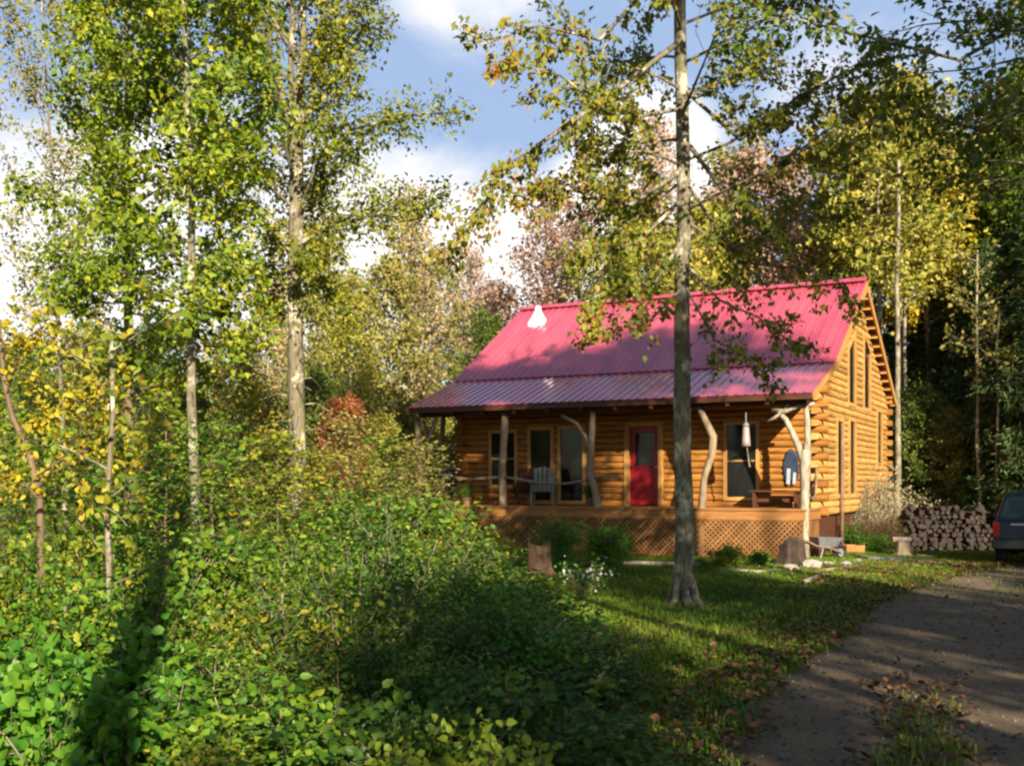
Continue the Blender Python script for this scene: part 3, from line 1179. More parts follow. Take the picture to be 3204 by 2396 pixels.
# bare pole beside the gable wall
x, y, _ = gp(842, 28.0)
m = MB()
m.tube([(0, 0, 0), (.0, .0, 1.3), (.02, .05, 3.35)], [.05, .045, .035], 8, wob=.06, rng=r2)
o = m.build('wooden_pole', M['deadwood'], smooth=True)
o.location = (x, y, 0)
tag(o, 'slim bare pole standing upright against the gable wall between its lower windows', 'pole')

# ------------------------------------------------------------------ rocks, stumps, logs, firewood


def rock_mesh(name, seed, mat, n=9, sq=.6):
    r = random.Random(seed)
    import bmesh
    bm = bmesh.new()
    bmesh.ops.create_icosphere(bm, subdivisions=2, radius=1)
    ph = [(Vector((r.uniform(-1, 1), r.uniform(-1, 1), r.uniform(-1, 1))).normalized(), r.uniform(.55, .9)) for _ in range(n)]
    for v in bm.verts:
        for nvec, dd in ph:
            k = v.co.dot(nvec)
            if k > dd: v.co -= nvec * (k - dd) * .9
        v.co.z *= sq
        v.co += Vector((r.uniform(-.03, .03),) * 3)
    me = bpy.data.meshes.new(name)
    bm.to_mesh(me)
    bm.free()
    me.materials.append(mat)
    return me


RK = [rock_mesh('rock', i, M['stone']) for i in range(3)] + [rock_mesh('rock', 9, M['pinkstone'])]
rocks = [(790, 21.9, .20, 3, 'pinkish stone leaning against the foot of the white forked post'),
         (812, 22.6, .26, 3, 'largest pinkish stone right of the white forked post'),
         (826, 23.4, .16, 0, 'small grey stone left of the paved path by the cabin corner'),
         (772, 22.3, .11, 1, 'pale pebble sized stone in the grass in front of the lattice'),
         (846, 23.2, .15, 2, 'grey stone at the near end of the paved path'),
         (858, 24.4, .13, 0, 'grey stone between the wooden box and the paved path')]
for px, Y, s, k, lb in rocks:
    o = bpy.data.objects.new('rock', RK[k])
    COL.objects.link(o)
    o.location = (gx(px, Y), Y, s * .25)
    o.scale = (s * 1.2, s, s)
    o.rotation_euler = (0, 0, px)
    tag(o, lb, 'stone', 'stones around the porch foot')


def stump(name, px, Y, r, h, mat, label, seed, roots=6, cat='stump'):
    rr = random.Random(seed)
    m = MB()
    n = 22
    rings = [(1.75, 0), (1.3, .12), (1.08, .35), (1.0, .7), (.97, 1.0)]
    ph = [rr.uniform(0, 6.28) for _ in range(3)]
    b = 0
    for fr, fz in rings:
        for k in range(n):
            t = 2 * math.pi * k / n
            q = 1 + .10 * math.sin(3 * t + ph[0]) + .06 * math.sin(7 * t + ph[1]) + (.28 * max(0, math.sin(roots * t / 1.0 + ph[2])) if fz < .2 else 0)
            zt_ = fz * h * (1 + (.14 * math.sin(2 * t + ph[1]) + .07 * math.sin(9 * t) if fz == 1 else 0))
            m.v.append((r * fr * q * math.cos(t), r * fr * q * math.sin(t), zt_))
    for i in range(len(rings) - 1):
        for k in range(n):
            k2 = (k + 1) % n
            m.f.append((i * n + k, i * n + k2, (i + 1) * n + k2, (i + 1) * n + k))
    m.f.append(tuple((len(rings) - 1) * n + k for k in range(n)))
    o = m.build(name, M[mat], smooth=False)
    o.location = gp(px, Y)
    return tag(o, label, cat)


stump('tree_stump', 538, 20.3, .21, .62, 'deadwood', 'reddish brown broken tree stump standing in front of the porch lattice', 4)
stump('root_stump', 793, 23.2, .26, .55, 'darkdead', 'dark hunched root stump at the foot of the white forked post', 6)
stump('chopping_block', 902, 26.4, .16, .36, 'splitwood2', 'pale chopping block in front of the woodpile', 8)


def lying(name, pts, r, mat, label, cat, rr=r2):
    m = MB()
    m.tube(pts, [r * (1 - .25 * i / (len(pts) - 1)) for i in range(len(pts))], 8, wob=.1, rng=rr)
    o = m.build(name, M[mat], smooth=True)
    return tag(o, label, cat)


def fl_pt(px, py, z=0.0):
    Y = F * (EYE - z) / (py - YH)
    return (gx(px, Y), Y, z)


lying('fallen_log', [fl_pt(588, 564, .07), fl_pt(640, 563, .07), fl_pt(700, 564, .06)], .07, 'whitepost', 'long pale log lying along the foot of the lattice left of the front tree', 'log')
lying('fallen_branch', [fl_pt(722, 569, .05), fl_pt(760, 572, .05), fl_pt(784, 569, .05), fl_pt(797, 563, .08)], .05, 'whitepost', 'curved pale branch lying at the lawn edge right of the front tree', 'branch')
lying('fallen_branch', [fl_pt(803, 582, .04), fl_pt(815, 577, .05), fl_pt(824, 573, .06)], .045, 'whitepost', 'short pale stick lying slantwise on the lawn', 'branch')
lying('fallen_branch', [fl_pt(815, 571, .04), fl_pt(838, 568, .05), fl_pt(862, 564, .05)], .045, 'greypost', 'pale branch edging the lawn in front of the paved path', 'branch')
lying('split_piece', [(gx(916, 25.9), 25.9, .05), (gx(936, 25.6), 25.6, .05)], .055, 'splitpale', 'pale split piece lying on the grass right of the chopping block', 'firewood')
m = MB(); m.tube([(-.32, 0, .09), (.30, .05, .09)], [.09, .08], 7, wob=.1, rng=r2)
o = m.build('split_piece', M['pinkstone']); o.location = (gx(902, 26.4), 26.4, .35); o.scale = (.75, .9, .8)
tag(o, 'reddish split piece resting on top of the chopping block', 'firewood')

# wooden box
x, y, _ = gp(851, 27.0)
bx = thing('wooden_box', 'small open wooden box at the corner of the paved path', 'box', (x, y, 0), .3)
m = MB()
m.box(-.26, .26, -.2, .2, 0, .03)
m.box(-.26, .26, -.2, -.17, .03, .26); m.box(-.26, .26, .17, .2, .03, .26)
m.box(-.26, -.23, -.17, .17, .03, .26); m.box(.23, .26, -.17, .17, .03, .26)
m.build('box_body', M['deckwood'], bx)

# paved path of grey slabs
m = MB()
r4 = random.Random(5)
for a, b, ya, yb, w in ((862, 880, 25.9, 25.6, .42), (881, 900, 25.6, 25.2, .5), (901, 920, 25.1, 24.6, .5), (921, 940, 24.5, 24.0, .48), (941, 955, 23.9, 23.4, .4)):
    x0, x1 = gx(a, ya), gx(b, yb)
    j = lambda: r4.uniform(-.06, .06)
    h = .045 + r4.uniform(0, .02)
    m.quad_box([(x0 + j(), ya - w + j(), -.02), (x1 + j(), yb - w + j(), -.02), (x1 + j(), yb + w + j(), -.02), (x0 + j(), ya + w + j(), -.02)] +
               [(x0 + .02, ya - w + .03, h), (x1 - .02, yb - w + .03, h), (x1 - .02, yb + w, h), (x0 + .02, ya + w, h)])
tag(m.build('path', M['stone']), kind='structure')

# woodpile: every log its own thing
LM = []
for i in range(5):
    m = MB()
    rr = random.Random(20 + i)
    n = 7 if i < 2 else (3 if i == 3 else 4)
    ang = sorted(rr.uniform(0, 6.28) for _ in range(n)) if i >= 3 else [6.283 * k / n for k in range(n)]
    sec = [(.07 * rr.uniform(.8, 1.15) * math.cos(t), .07 * rr.uniform(.8, 1.15) * math.sin(t)) for t in [6.283 * k / n for k in range(n)]]
    m.prism(sec, lambda a, b, t: (a, t, b), -.21, .21)
    LM.append(m.mesh('firewood_log', M['splitwood'] if i != 2 else M['darkdead']))
rr = random.Random(31)
wx0, wx1, WY = gx(905, 29.0), gx(986, 29.0), 29.0
row = 0
z = .07
while z < 1.16:
    x = wx0 + (row % 2) * .065 + max(0, (z - .9)) * rr.uniform(0, .3)
    while x < wx1 - max(0, z - .5) * .4:
        o = bpy.data.objects.new('firewood_log', LM[rr.choice((0, 0, 1, 1, 3, 4, 3, 4, 0, 1, 3, 2))])
        COL.objects.link(o)
        k_ = rr.uniform(.78, 1.32)
        o.location = (x, WY + rr.uniform(-.11, .11) + (x - wx0) * -.12, z + rr.uniform(-.014, .014))
        o.scale = (k_, rr.uniform(.8, 1.15), k_)
        o.rotation_euler = (0, rr.uniform(0, 6.28), rr.uniform(-.3, .3))
        tag(o, 'split log stacked in the grey brown woodpile beside the parked car', 'firewood', 'logs stacked in the woodpile')
        x += .14 if z < 1.0 else rr.choice((.14, .14, .3, .45))
    z += .118
    row += 1

# ------------------------------------------------------------------ parked car
car = thing('parked_car', 'dark blue estate car parked at the right edge beside the woodpile', 'car', (10.98, 22.7, 0), rad(-30))
W2 = .86
# side profile (y forward, z)
lower = [(0.02, .42), (0, .62), (.03, .98), (.10, 1.02), (3.2, 1.0), (4.3, .86), (4.5, .62), (4.46, .36), (3.95, .3), (.5, .3)]
m = MB()


def shell(m, sec, w0, w1, zsplit=None):
    n = len(sec)
    b = len(m.v)
    for s in (-1, 1):
        for (yy, z_) in sec:
            k = w0 if z_ < .9 else w1
            m.v.append((s * k, yy, z_))
    m.f.append(tuple(b + i for i in range(n)))
    m.f.append(tuple(b + n + i for i in reversed(range(n))))
    for i in range(n):
        j = (i + 1) % n
        m.f.append((b + i, b + n + i, b + n + j, b + j))


shell(m, lower, W2, W2 - .03)
body = m.build('body', M['carpaint'], car, bevel=.05)
m = MB()
m.quad_box([(-W2 + .05, .10, 1.0), (W2 - .05, .10, 1.0), (W2 - .05, 3.1, 1.0), (-W2 + .05, 3.1, 1.0),
            (-W2 + .20, .42, 1.56), (W2 - .20, .42, 1.56), (W2 - .22, 2.2, 1.56), (-W2 + .22, 2.2, 1.56)])
m.build('cabin', M['carpaint'], car, bevel=.05)
m = MB()
m.quad_box([(-W2 + .24, .5, 1.545), (W2 - .24, .5, 1.545), (W2 - .26, 2.1, 1.545), (-W2 + .26, 2.1, 1.545),
            (-W2 + .28, .55, 1.60), (W2 - .28, .55, 1.60), (W2 - .3, 2.05, 1.60), (-W2 + .3, 2.05, 1.60)])
m.build('roof', M['carpaint'], car, bevel=.02)
M['carglass'] = mat_glass('car_glass', (.03, .045, .045))
m = MB()
q = [(-W2 + .14, .145, 1.06), (W2 - .14, .145, 1.06), (W2 - .26, .405, 1.50), (-W2 + .26, .405, 1.50)]
m.v = [(a, b_ - .02, c_) for a, b_, c_ in q] + [(a, b_ + .03, c_) for a, b_, c_ in q]
m.f = [(0, 1, 2, 3), (7, 6, 5, 4), (0, 4, 5, 1), (1, 5, 6, 2), (2, 6, 7, 3), (3, 7, 4, 0)]
m.build('rear_window', M['carglass'], car)
for s in (-1, 1):
    for y0, y1, t0, t1 in ((.45, 1.25, .62, 1.25), (1.35, 2.7, 1.35, 2.12)):
        m = MB()
        xx, xt = s * (W2 - .035), s * (W2 - .165)
        m.v = [(xx, y0, 1.06), (xx, y1, 1.06), (xt, t1, 1.50), (xt, t0, 1.50)]
        m.f = [(0, 1, 2, 3) if s > 0 else (3, 2, 1, 0)]
        m.build('side_window', M['carglass'], car, fix=False)
    m = MB(); m.box(s * (W2 - .01) - .13 * (s > 0), s * (W2 - .01) + .13 * (s < 0), -.015, .12, .66, .96)
    m.build('taillight', M['taillight'], car, bevel=.015)
m = MB(); m.box(-W2 - .01, W2 + .01, -.10, .22, .40, .60); m.build('rear_bumper', M['black'], car, bevel=.03)
m = MB(); m.box(-.5, .5, -.014, .04, .9, .94); m.build('trim_strip', M['steel'], car)
for s in (-1, 1):
    for yy in (.85, 3.65):
        m = MB(); m.lathe([(.2, -.1), (.31, -.1), (.33, -.06), (.33, .06), (.31, .1), (.2, .1)], 24)
        wl = m.build('wheel', M['rubber'], car, smooth=False)
        wl.rotation_euler = (0, rad(90), 0)
        wl.location = (s * (W2 - .1), yy, .33)
        m = MB(); m.lathe([(.05, .03), (.2, .06), (.21, .095), (.19, .10)], 20); rim_ = m.build('rim', M['steel'], wl)
        if s < 0: rim_.rotation_euler = (rad(180), 0, 0)
    m = MB(); m.box(s * (W2 + .02), s * (W2 + .2), 2.3, 2.42, .98, 1.12); m.build('wing_mirror', M['black'], car, bevel=.02)


# ------------------------------------------------------------------ trees and plants
class Tree:
    def __init__(self, seed):
        self.r = np.random.default_rng(seed)
        self.m = MB()
        self.anch = []      # (pos, outward dir)

    def u(self, a, b): return float(self.r.uniform(a, b))

    def trunk(self, pts, r0, r1, n=9):
        if r0 > .1:
            q = []
            for a, b in zip(pts, pts[1:]):
                a, b = np.array(a, float), np.array(b, float)
                for i in range(4):
                    q.append(a + (b - a) * i / 4 + (self.r.normal(0, r0 * .07, 3) * (1, 1, 0) if q else 0))
            pts = q + [np.array(pts[-1], float)]
        k = len(pts)
        rad_ = [r0 * (1 - i / (k - 1)) + r1 * i / (k - 1) for i in range(k)]
        rad_[0] *= 1.35
        self.m.tube(pts, rad_, n, wob=.07, rng=random.Random(int(self.r.integers(1e6))))

    def limb(self, p0, d, L, r, curve=.25, droop=.0, segs=5, twigs=7, twl=.42, sub=True, start=.25, nside=5):
        p = np.array(p0, float)
        d = np.array(d, float)
        d /= np.linalg.norm(d)
        pts = [p.copy()]
        ds = [d.copy()]
        for i in range(segs):
            d = d + self.r.normal(0, curve * .35, 3) + np.array([0, 0, -droop + curve * .12])
            d /= np.linalg.norm(d)
            p = p + d * L / segs
            pts.append(p.copy())
            ds.append(d.copy())
        self.m.tube(pts, [max(.006, r * (1 - .85 * i / segs)) for i in range(segs + 1)], nside, cap=False)
        self.twigs(pts, ds, L, twigs, twl, droop, start, r)

    def twigs(self, pts, ds, L, twigs, twl, droop, start=.25, r=.03):
        segs = len(pts) - 1
        for j in range(twigs):
            t = start + (1 - start) * (j + self.u(0, .9)) / twigs
            t = min(t, .999)
            k = int(t * segs)
            f = t * segs - k
            b = pts[k] * (1 - f) + pts[k + 1] * f
            dd = ds[k + 1] + self.r.normal(0, .75, 3) + np.array([0, 0, -droop * 1.5])
            dd /= np.linalg.norm(dd)
            tl = L * twl * (1.15 - t) * self.u(.6, 1.3) + .22
            e1 = b + dd * tl * .5
            d2 = dd + self.r.normal(0, .35, 3) + np.array([0, 0, -droop])
            d2 /= np.linalg.norm(d2)
            e2 = e1 + d2 * tl * .5
            self.m.tube([b, e1, e2], [max(.004, r * .3), max(.003, r * .2), .003], 3, cap=False)
            for q in np.linspace(.15, 1, max(3, int(tl / .14))):
                pos = b + (e1 - b) * min(1, q * 2) + (e2 - e1) * max(0, q * 2 - 1)
                self.anch.append((pos, d2 if q > .5 else dd))

    def leaves(self, name, n, size, mat, spread=.1, droop=.4, flat=.5, oval=False, width=.34, clear=0):
        A = np.array([a[0] for a in self.anch])
        Dr = np.array([a[1] for a in self.anch])
        i = self.r.integers(0, len(A), n)
        P = A[i] + self.r.normal(0, spread, (n, 3))
        ax = Dr[i] * .7 + self.r.normal(0, .7, (n, 3)) + np.array([0, 0, -droop])
        N = self.r.normal(0, max(flat, .7), (n, 3)) + np.array([.12, -.5, .75])
        S = size * np.clip(np.exp(self.r.normal(-.04, .3, n)), .4, 1.6)
        if clear:
            far = ~((np.abs(P[:, 0]) < clear) & (P[:, 1] < .1) & (self.r.uniform(0, 1, n) < .85))
            P, ax, N, S = P[far], ax[far], N[far], S[far]
        return leaf_mesh(name, P, ax, N, S, mat, oval=oval, width=width)


def std_tree(seed, h, r0, c0, rmax, nl, n_leaf, size, up=.45, shape='oval', droop=.03, spread=.12, lean=(0, 0), twigs=7, forks=0, top=1.0, leaf_droop=.4, bare=0):
    T = Tree(seed)
    K = 9
    pts = []
    for i in range(K):
        t = i / (K - 1)
        pts.append(np.array([lean[0] * t + T.u(-.05, .05) * h * .06 * (t > 0), lean[1] * t + T.u(-.05, .05) * h * .06 * (t > 0), h * t * .97]))
    T.trunk(pts, r0, r0 * .12)

    def at(t):
        x = t * (K - 1)
        k = min(int(x), K - 2)
        return pts[k] + (pts[k + 1] - pts[k]) * (x - k)
    for i in range(nl):
        t = c0 + (1 - c0) * (i + T.u(0, 1)) / nl
        t = min(t, .985)
        s = (t - c0) / (1 - c0)
        if shape == 'oval':
            R = rmax * (math.sin(math.pi * min(1, .18 + .82 * s)) ** .7 * .85 + .15)
        elif shape == 'cone':
            R = rmax * (1 - s) ** .8 + .15
        elif shape == 'vase':
            R = rmax * (.35 + .65 * math.sin(math.pi * (.25 + .6 * s)))
        else:
            R = rmax
        a = i * 2.399 + T.u(-.5, .5)
        e = up + .5 * s
        d = np.array([math.cos(a) * math.cos(e), math.sin(a) * math.cos(e), math.sin(e)])
        T.limb(at(t), d, R * T.u(.75, 1.2), r0 * (1 - t * .8) * .42, droop=droop, twigs=twigs)
    return T


def make(T, nm, n_leaf, size, **kw):
    tm = T.m.mesh('trunk', M['barkgrey'], smooth=True)
    cm = T.leaves('crown', n_leaf, size, M['lf_green'], **kw)
    return tm, cm


def place_tree(meshes, name, label, cat, loc, bark, leaf, s=1.0, rz=0.0, group=None, sz=None):
    t = thing(name, label, cat, loc, rz, group, (s, s, sz or s))
    relink('trunk', meshes[0], M[bark], t)
    relink('crown', meshes[1], M[leaf], t)
    return t


# --- front tree: trunk at column 684, base row ~606
YA = 15.7
T = Tree(11)
bx_, by_, _ = gp(684, YA)
pts = [np.array(p) for p in ((0.02, 0, 0), (.01, 0, .5), (0, 0, 2), (-.03, .03, 4), (.0, 0, 6), (-.05, .05, 8), (-.06, 0, 10), (0, .05, 12), (.1, 0, 14))]
T.trunk(pts, .155, .05, 12)
for k in range(7):
    a = k * .9 + .2
    T.m.tube([(.1 * math.cos(a), .1 * math.sin(a), .42), (.19 * math.cos(a), .19 * math.sin(a), .1), (.36 * math.cos(a), .36 * math.sin(a), -.04)], [.06, .06, .03], 6)


def A_at(z):
    return np.array([-.02, 0, z])


def to_local(px, py, Y):
    p = pt(px, py, Y)
    return np.array([p[0] - bx_, p[1] - by_, p[2]])


def path_limb(T, pts, r, twigs, twl, droop=.08, start=.15, n=6):
    pts = [np.array(p, float) for p in pts]
    ds = [(pts[min(i + 1, len(pts) - 1)] - pts[max(i - 1, 0)]) for i in range(len(pts))]
    ds = [d / np.linalg.norm(d) for d in ds]
    L = sum(np.linalg.norm(b - a) for a, b in zip(pts, pts[1:]))
    T.m.tube(pts, [max(.008, r * (1 - .8 * i / (len(pts) - 1))) for i in range(len(pts))], n, cap=False)
    T.twigs(pts, ds, L, twigs, twl, droop, start, r)


# the long hanging limb on the left, others by hand
path_limb(T, [A_at(8.2), to_local(610, 95, 15), to_local(545, 140, 14.5), to_local(498, 178, 14.2), to_local(474, 222, 14.0), to_local(446, 252, 14)], .042, 20, .15, .12)
path_limb(T, [A_at(6.3), to_local(630, 205, 15.2), to_local(575, 190, 14.8), to_local(530, 200, 14.5), to_local(505, 190, 14.3)], .04, 12, .14, .1)
path_limb(T, [A_at(9.5), to_local(600, 40, 14.6), to_local(540, 25, 14.1), to_local(480, 45, 13.8)], .032, 14, .18, .08)
path_limb(T, [A_at(7.2), to_local(620, 120, 14.4), to_local(560, 75, 13.8), to_local(500, 60, 13.4)], .03, 14, .18, .1)
path_limb(T, [A_at(5.0), to_local(720, 300, 15.0), to_local(760, 318, 14.6), to_local(800, 350, 14.3)], .026, 11, .18, .16)
path_limb(T, [A_at(4.6), to_local(650, 320, 15.0), to_local(620, 322, 14.6), to_local(590, 340, 14.4)], .025, 9, .16, .12)
path_limb(T, [A_at(5.6), to_local(730, 250, 15.3), to_local(790, 220, 15.0), to_local(850, 215, 14.6)], .03, 11, .17, .08)
path_limb(T, [A_at(7.5), to_local(740, 140, 15.2), to_local(800, 95, 15.0), to_local(870, 60, 14.8)], .035, 16, .22, .06)
path_limb(T, [A_at(5.3), to_local(655, 283, 15.2), to_local(618, 284, 14.8), to_local(585, 302, 14.5)], .03, 15, .2, .14)
path_limb(T, [A_at(5.9), to_local(640, 240, 15.2), to_local(610, 250, 14.9), to_local(575, 262, 14.6)], .03, 14, .2, .12)
path_limb(T, [A_at(6.2), to_local(740, 262, 15.4), to_local(800, 268, 15.2), to_local(838, 280, 15), to_local(852, 306, 15)], .028, 9, .13, .12)
path_limb(T, [A_at(6.8), to_local(730, 200, 15.6), to_local(780, 165, 15.4), to_local(835, 160, 15)], .04, 16, .24, .08)
path_limb(T, [A_at(4.7), to_local(715, 340, 15.1), to_local(745, 355, 14.9), to_local(770, 378, 14.7)], .02, 10, .2, .14)
for i in range(34):
    t = 5.2 + 8.3 * (i + T.u(0, 1)) / 34
    a = i * 2.399 + .6
    e = .25 + .05 * (t - 5)
    T.limb(A_at(t), (math.cos(a) * math.cos(e), math.sin(a) * math.cos(e), math.sin(e)), (3.6 if math.cos(a) > 0 else 2.5) * T.u(.6, 1.1) * (1.1 - .045 * (t - 5)), .026, droop=.05, twigs=10)
tm = T.m.mesh('trunk', M['barkgrey'], smooth=True)
cm = T.leaves('crown', 29000, .082, M['lf_front'], spread=.06, droop=.7, width=.36, clear=.15)
ft = thing('front_tree', 'tall slim grey barked tree on the lawn in front of the cabin door', 'tree', (bx_, by_, 0))
link('trunk', tm, None, ft)
link('crown', cm, None, ft)

# --- left tree with a forked pale top
YB = 17.5
T = Tree(12)
bx_, by_, _ = gp(296, YB)
T.trunk([np.array(p) for p in ((0, 0, 0), (0, 0, 1), (.02, 0, 3), (-.02, 0, 5), (0, 0, 7.2), (.05, 0, 8.2))], .155, .10, 10)
T.trunk([np.array(p) for p in ((.04, 0, 7.1), (-.10, .05, 8.2), (-.06, 0, 9.4), (-.16, 0, 10.5), (-.2, 0, 12.5))], .06, .02, 7)
T.trunk([np.array(p) for p in ((.04, 0, 8), (.12, .05, 9), (.10, 0, 10), (.22, 0, 11.5), (.2, 0, 13))], .06, .02, 7)
T.trunk([np.array(p) for p in ((.0, 0, 6.9), (-.22, -.05, 8.0), (-.3, 0, 9), (-.5, 0, 10.5))], .04, .015, 6)
for i in range(54):
    t = 4.3 + 8.2 * (i + T.u(0, 1)) / 54
    a = i * 2.399
    e = .5 + .06 * (t - 5)
    rr_ = .8 if t < 5.6 else 1.95
    T.limb(np.array([0, 0, t]), (math.cos(a) * math.cos(e), math.sin(a) * math.cos(e), math.sin(e)), rr_ * T.u(.7, 1.25), .03, droop=.02, twigs=8)
path_limb(T, [np.array([0, 0, 5.6]), to_local(350, 215, 17), to_local(400, 215, 16.8), to_local(445, 195, 16.6)], .035, 14, .16, .06)
path_limb(T, [np.array([0, 0, 6.4]), to_local(350, 130, 17.2), to_local(410, 115, 17), to_local(455, 112, 17)], .03, 12, .16, .04)
for k in range(12):   # dead twigs on the lower trunk
    a = k * 2.2
    z0 = 2.2 + k * .14
    T.m.tube([(0, 0, z0), (.35 * math.cos(a), .35 * math.sin(a), z0 + .05), (.75 * math.cos(a + .2), .75 * math.sin(a + .2), z0 - .1)], [.016, .011, .004], 4, cap=False)
tm = T.m.mesh('trunk', M['barkgrey'], smooth=True)
cm = T.leaves('crown', 40000, .078, M['lf_left'], spread=.11, droop=.3, width=.33, clear=.12)
lt_ = thing('forked_tree', 'slender tree left of the cabin whose trunk forks near the top of the picture', 'tree', (bx_, by_, 0))
link('trunk', tm, None, lt_)
link('crown', cm, None, lt_)

# --- lush left tree
T = std_tree(13, 11.5, .075, .30, 1.25, 48, 0, 0, up=.3, shape='oval', droop=.03, lean=(-.2, 0), twigs=9)
tm = T.m.mesh('trunk', M['barkgrey'], smooth=True)
cm = T.leaves('crown', 22000, .082, M['lf_green'], spread=.10, droop=.35, width=.34, oval=False)
o = thing('leafy_tree', 'lush yellow flecked green tree at the left with a thin trunk', 'tree', gp(197, 14))
link('trunk', tm, None, o)
link('crown', cm, None, o)
lush = (tm, cm)
T = std_tree(14, 10.2, .10, .30, 1.2, 36, 0, 0, up=.3, shape='oval', droop=.03, lean=(-.1, .2), twigs=8)
tm = T.m.mesh('trunk', M['barkbrown'], smooth=True)
cm = T.leaves('crown', 17000, .082, M['lf_green'], spread=.10, droop=.35)
o = thing('leafy_tree', 'brown barked green tree close behind the lush one at the left', 'tree', gp(128, 15))
link('trunk', tm, None, o)
link('crown', cm, None, o)

# thin, see-through tree far left against the sky
T = std_tree(15, 11, .06, .35, 1.9, 26, 0, 0, up=.7, shape='vase', droop=.01, lean=(-.5, 0), twigs=6)
tm = T.m.mesh('trunk', M['barkgrey'], smooth=True)
cm = T.leaves('crown', 8000, .075, M['lf_olive'], spread=.1, droop=.35)
o = thing('sparse_tree', 'thin leaved tree in front of the white cloud at the left edge', 'tree', gp(70, 19))
link('trunk', tm, None, o)
link('crown', cm, None, o)

# --- yellow sapling at the left edge
YS = 9.5
T = Tree(16)
bx_, by_, _ = gp(44, YS)
L_ = lambda px, py, Y=YS: to_local(px, py, Y)
T.trunk([np.array((0, 0, 0)), L_(40, 500), L_(30, 455), L_(12, 415), L_(4, 380), L_(0, 330), L_(-10, 290)], .035, .012, 7)
path_limb(T, [L_(20, 432), L_(50, 415, 9.3), L_(85, 400, 9.1), L_(125, 388, 9.0)], .014, 14, .14, .03, start=.05, n=5)
path_limb(T, [L_(36, 475), L_(70, 455, 9.2), L_(110, 443, 9.0), L_(152, 436, 8.9)], .014, 13, .12, .03, start=.05, n=5)
path_limb(T, [L_(6, 395), L_(15, 365, 9.3), L_(25, 340, 9.2), L_(45, 325, 9.1)], .012, 10, .16, .03, n=5)
path_limb(T, [L_(4, 380), L_(-15, 350), L_(-40, 340)], .012, 8, .2, .03, n=5)
path_limb(T, [L_(40, 500), L_(20, 478, 9.3), L_(-10, 470, 9.2)], .012, 9, .16, .03, n=5)
tm = T.m.mesh('trunk', M['barkgrey'], smooth=True)
cm = T.leaves('crown', 2100, .052, M['lf_gold'], spread=.045, droop=.2, width=.32, oval=True)
tm.materials[0] = M['barkbrown']
o = thing('yellow_sapling', 'leaning sapling at the left edge with sprays of golden yellow leaves', 'sapling', (bx_, by_, 0))
link('trunk', tm, None, o)
link('crown', cm, None, o)

# pale thin sapling trunk among the shrubs
T = Tree(17)
T.trunk([np.array(p, float) for p in ((0, 0, 0), (.02, 0, .8), (-.01, 0, 1.6), (.03, .02, 2.3), (.02, 0, 3.0))], .03, .012, 7)
for i in range(9):
    a = i * 2.4
    T.limb(np.array([0, 0, 1.0 + i * .22]), (math.cos(a), math.sin(a), .5), .5, .01, twigs=4)
tm = T.m.mesh('trunk', M['barkgrey'], smooth=True)
cm = T.leaves('crown', 420, .075, M['lf_shrub3'], spread=.07, oval=True)
o = thing('pale_sapling', 'thin pale stemmed sapling rising out of the sunlit shrubs at the left', 'sapling', gp(108, 8.2))
link('trunk', tm, None, o)
link('crown', cm, None, o)

# --- tree standing just outside the right edge, branches reaching in
T = Tree(18)
YR = 13.0
bx_, by_, _ = gp(1150, YR)
T.trunk([np.array((0, 0, 0.)), np.array((0, 0, 3.)), np.array((.05, 0, 6.)), np.array((0, 0, 9.)), np.array((.1, 0, 12.))], .2, .05, 10)
for i in range(44):
    t = 4.4 + 7 * (i + T.u(0, 1)) / 44
    a = math.pi + T.u(-1.5, 1.5)
    e = .12 + .04 * (t - 4)
    T.limb(np.array([0, 0, t]), (math.cos(a) * math.cos(e), math.sin(a) * math.cos(e), math.sin(e)), 3.7 * T.u(.45, 1.05) * (.72 + .08 * (t - 4.4)), .03, droop=.05, twigs=9)
path_limb(T, [np.array([0, 0, 8.2]), to_local(960, 60, 13), to_local(880, 40, 12.8), to_local(800, 20, 12.6), to_local(740, 15, 12.5)], .028, 20, .2, .1)
path_limb(T, [np.array([0, 0, 7.0]), to_local(980, 130, 13), to_local(910, 110, 12.8), to_local(850, 130, 12.6)], .028, 18, .22, .12)
tm = T.m.mesh('trunk', M['barkgrey'], smooth=True)
cm = T.leaves('crown', 12500, .09, M['lf_right'], spread=.1, droop=.6, width=.36)
o = thing('overhanging_tree', 'dark leaved tree at the right edge whose branches hang across the upper right sky', 'tree', (bx_, by_, 0))
link('trunk', tm, None, o)
link('crown', cm, None, o)

# --- background tree kinds
BG = []
for sd, h, c0, rm, nl, nlf, sz, up, shp in ((31, 13, .12, 3.0, 46, 11500, .20, .35, 'oval'), (32, 14, .22, 2.6, 44, 7500, .18, .6, 'vase'),
                                            (33, 12, .08, 3.2, 50, 12500, .20, .3, 'oval'), (34, 13, .25, 2.4, 40, 6000, .16, .7, 'vase')):
    T = std_tree(sd, h, .16, c0, rm, nl, 0, 0, up=up, shape=shp, twigs=7)
    BG.append(make(T, 'bg', nlf, sz, spread=.22, droop=.3, flat=.7))
T = std_tree(38, 15, .14, .55, 2.6, 44, 0, 0, up=.3, shape='oval', twigs=7)
BG.append(make(T, 'bg', 9500, .19, spread=.2, droop=.3))
# spruce
T = std_tree(35, 14, .2, .06, 2.6, 90, 0, 0, up=-.12, shape='cone', droop=.04, twigs=8)
SP = (T.m.mesh('trunk', M['barkbrown'], smooth=True), T.leaves('crown', 16000, .28, M['lf_dark'], spread=.13, droop=.3, width=.12, flat=.6))

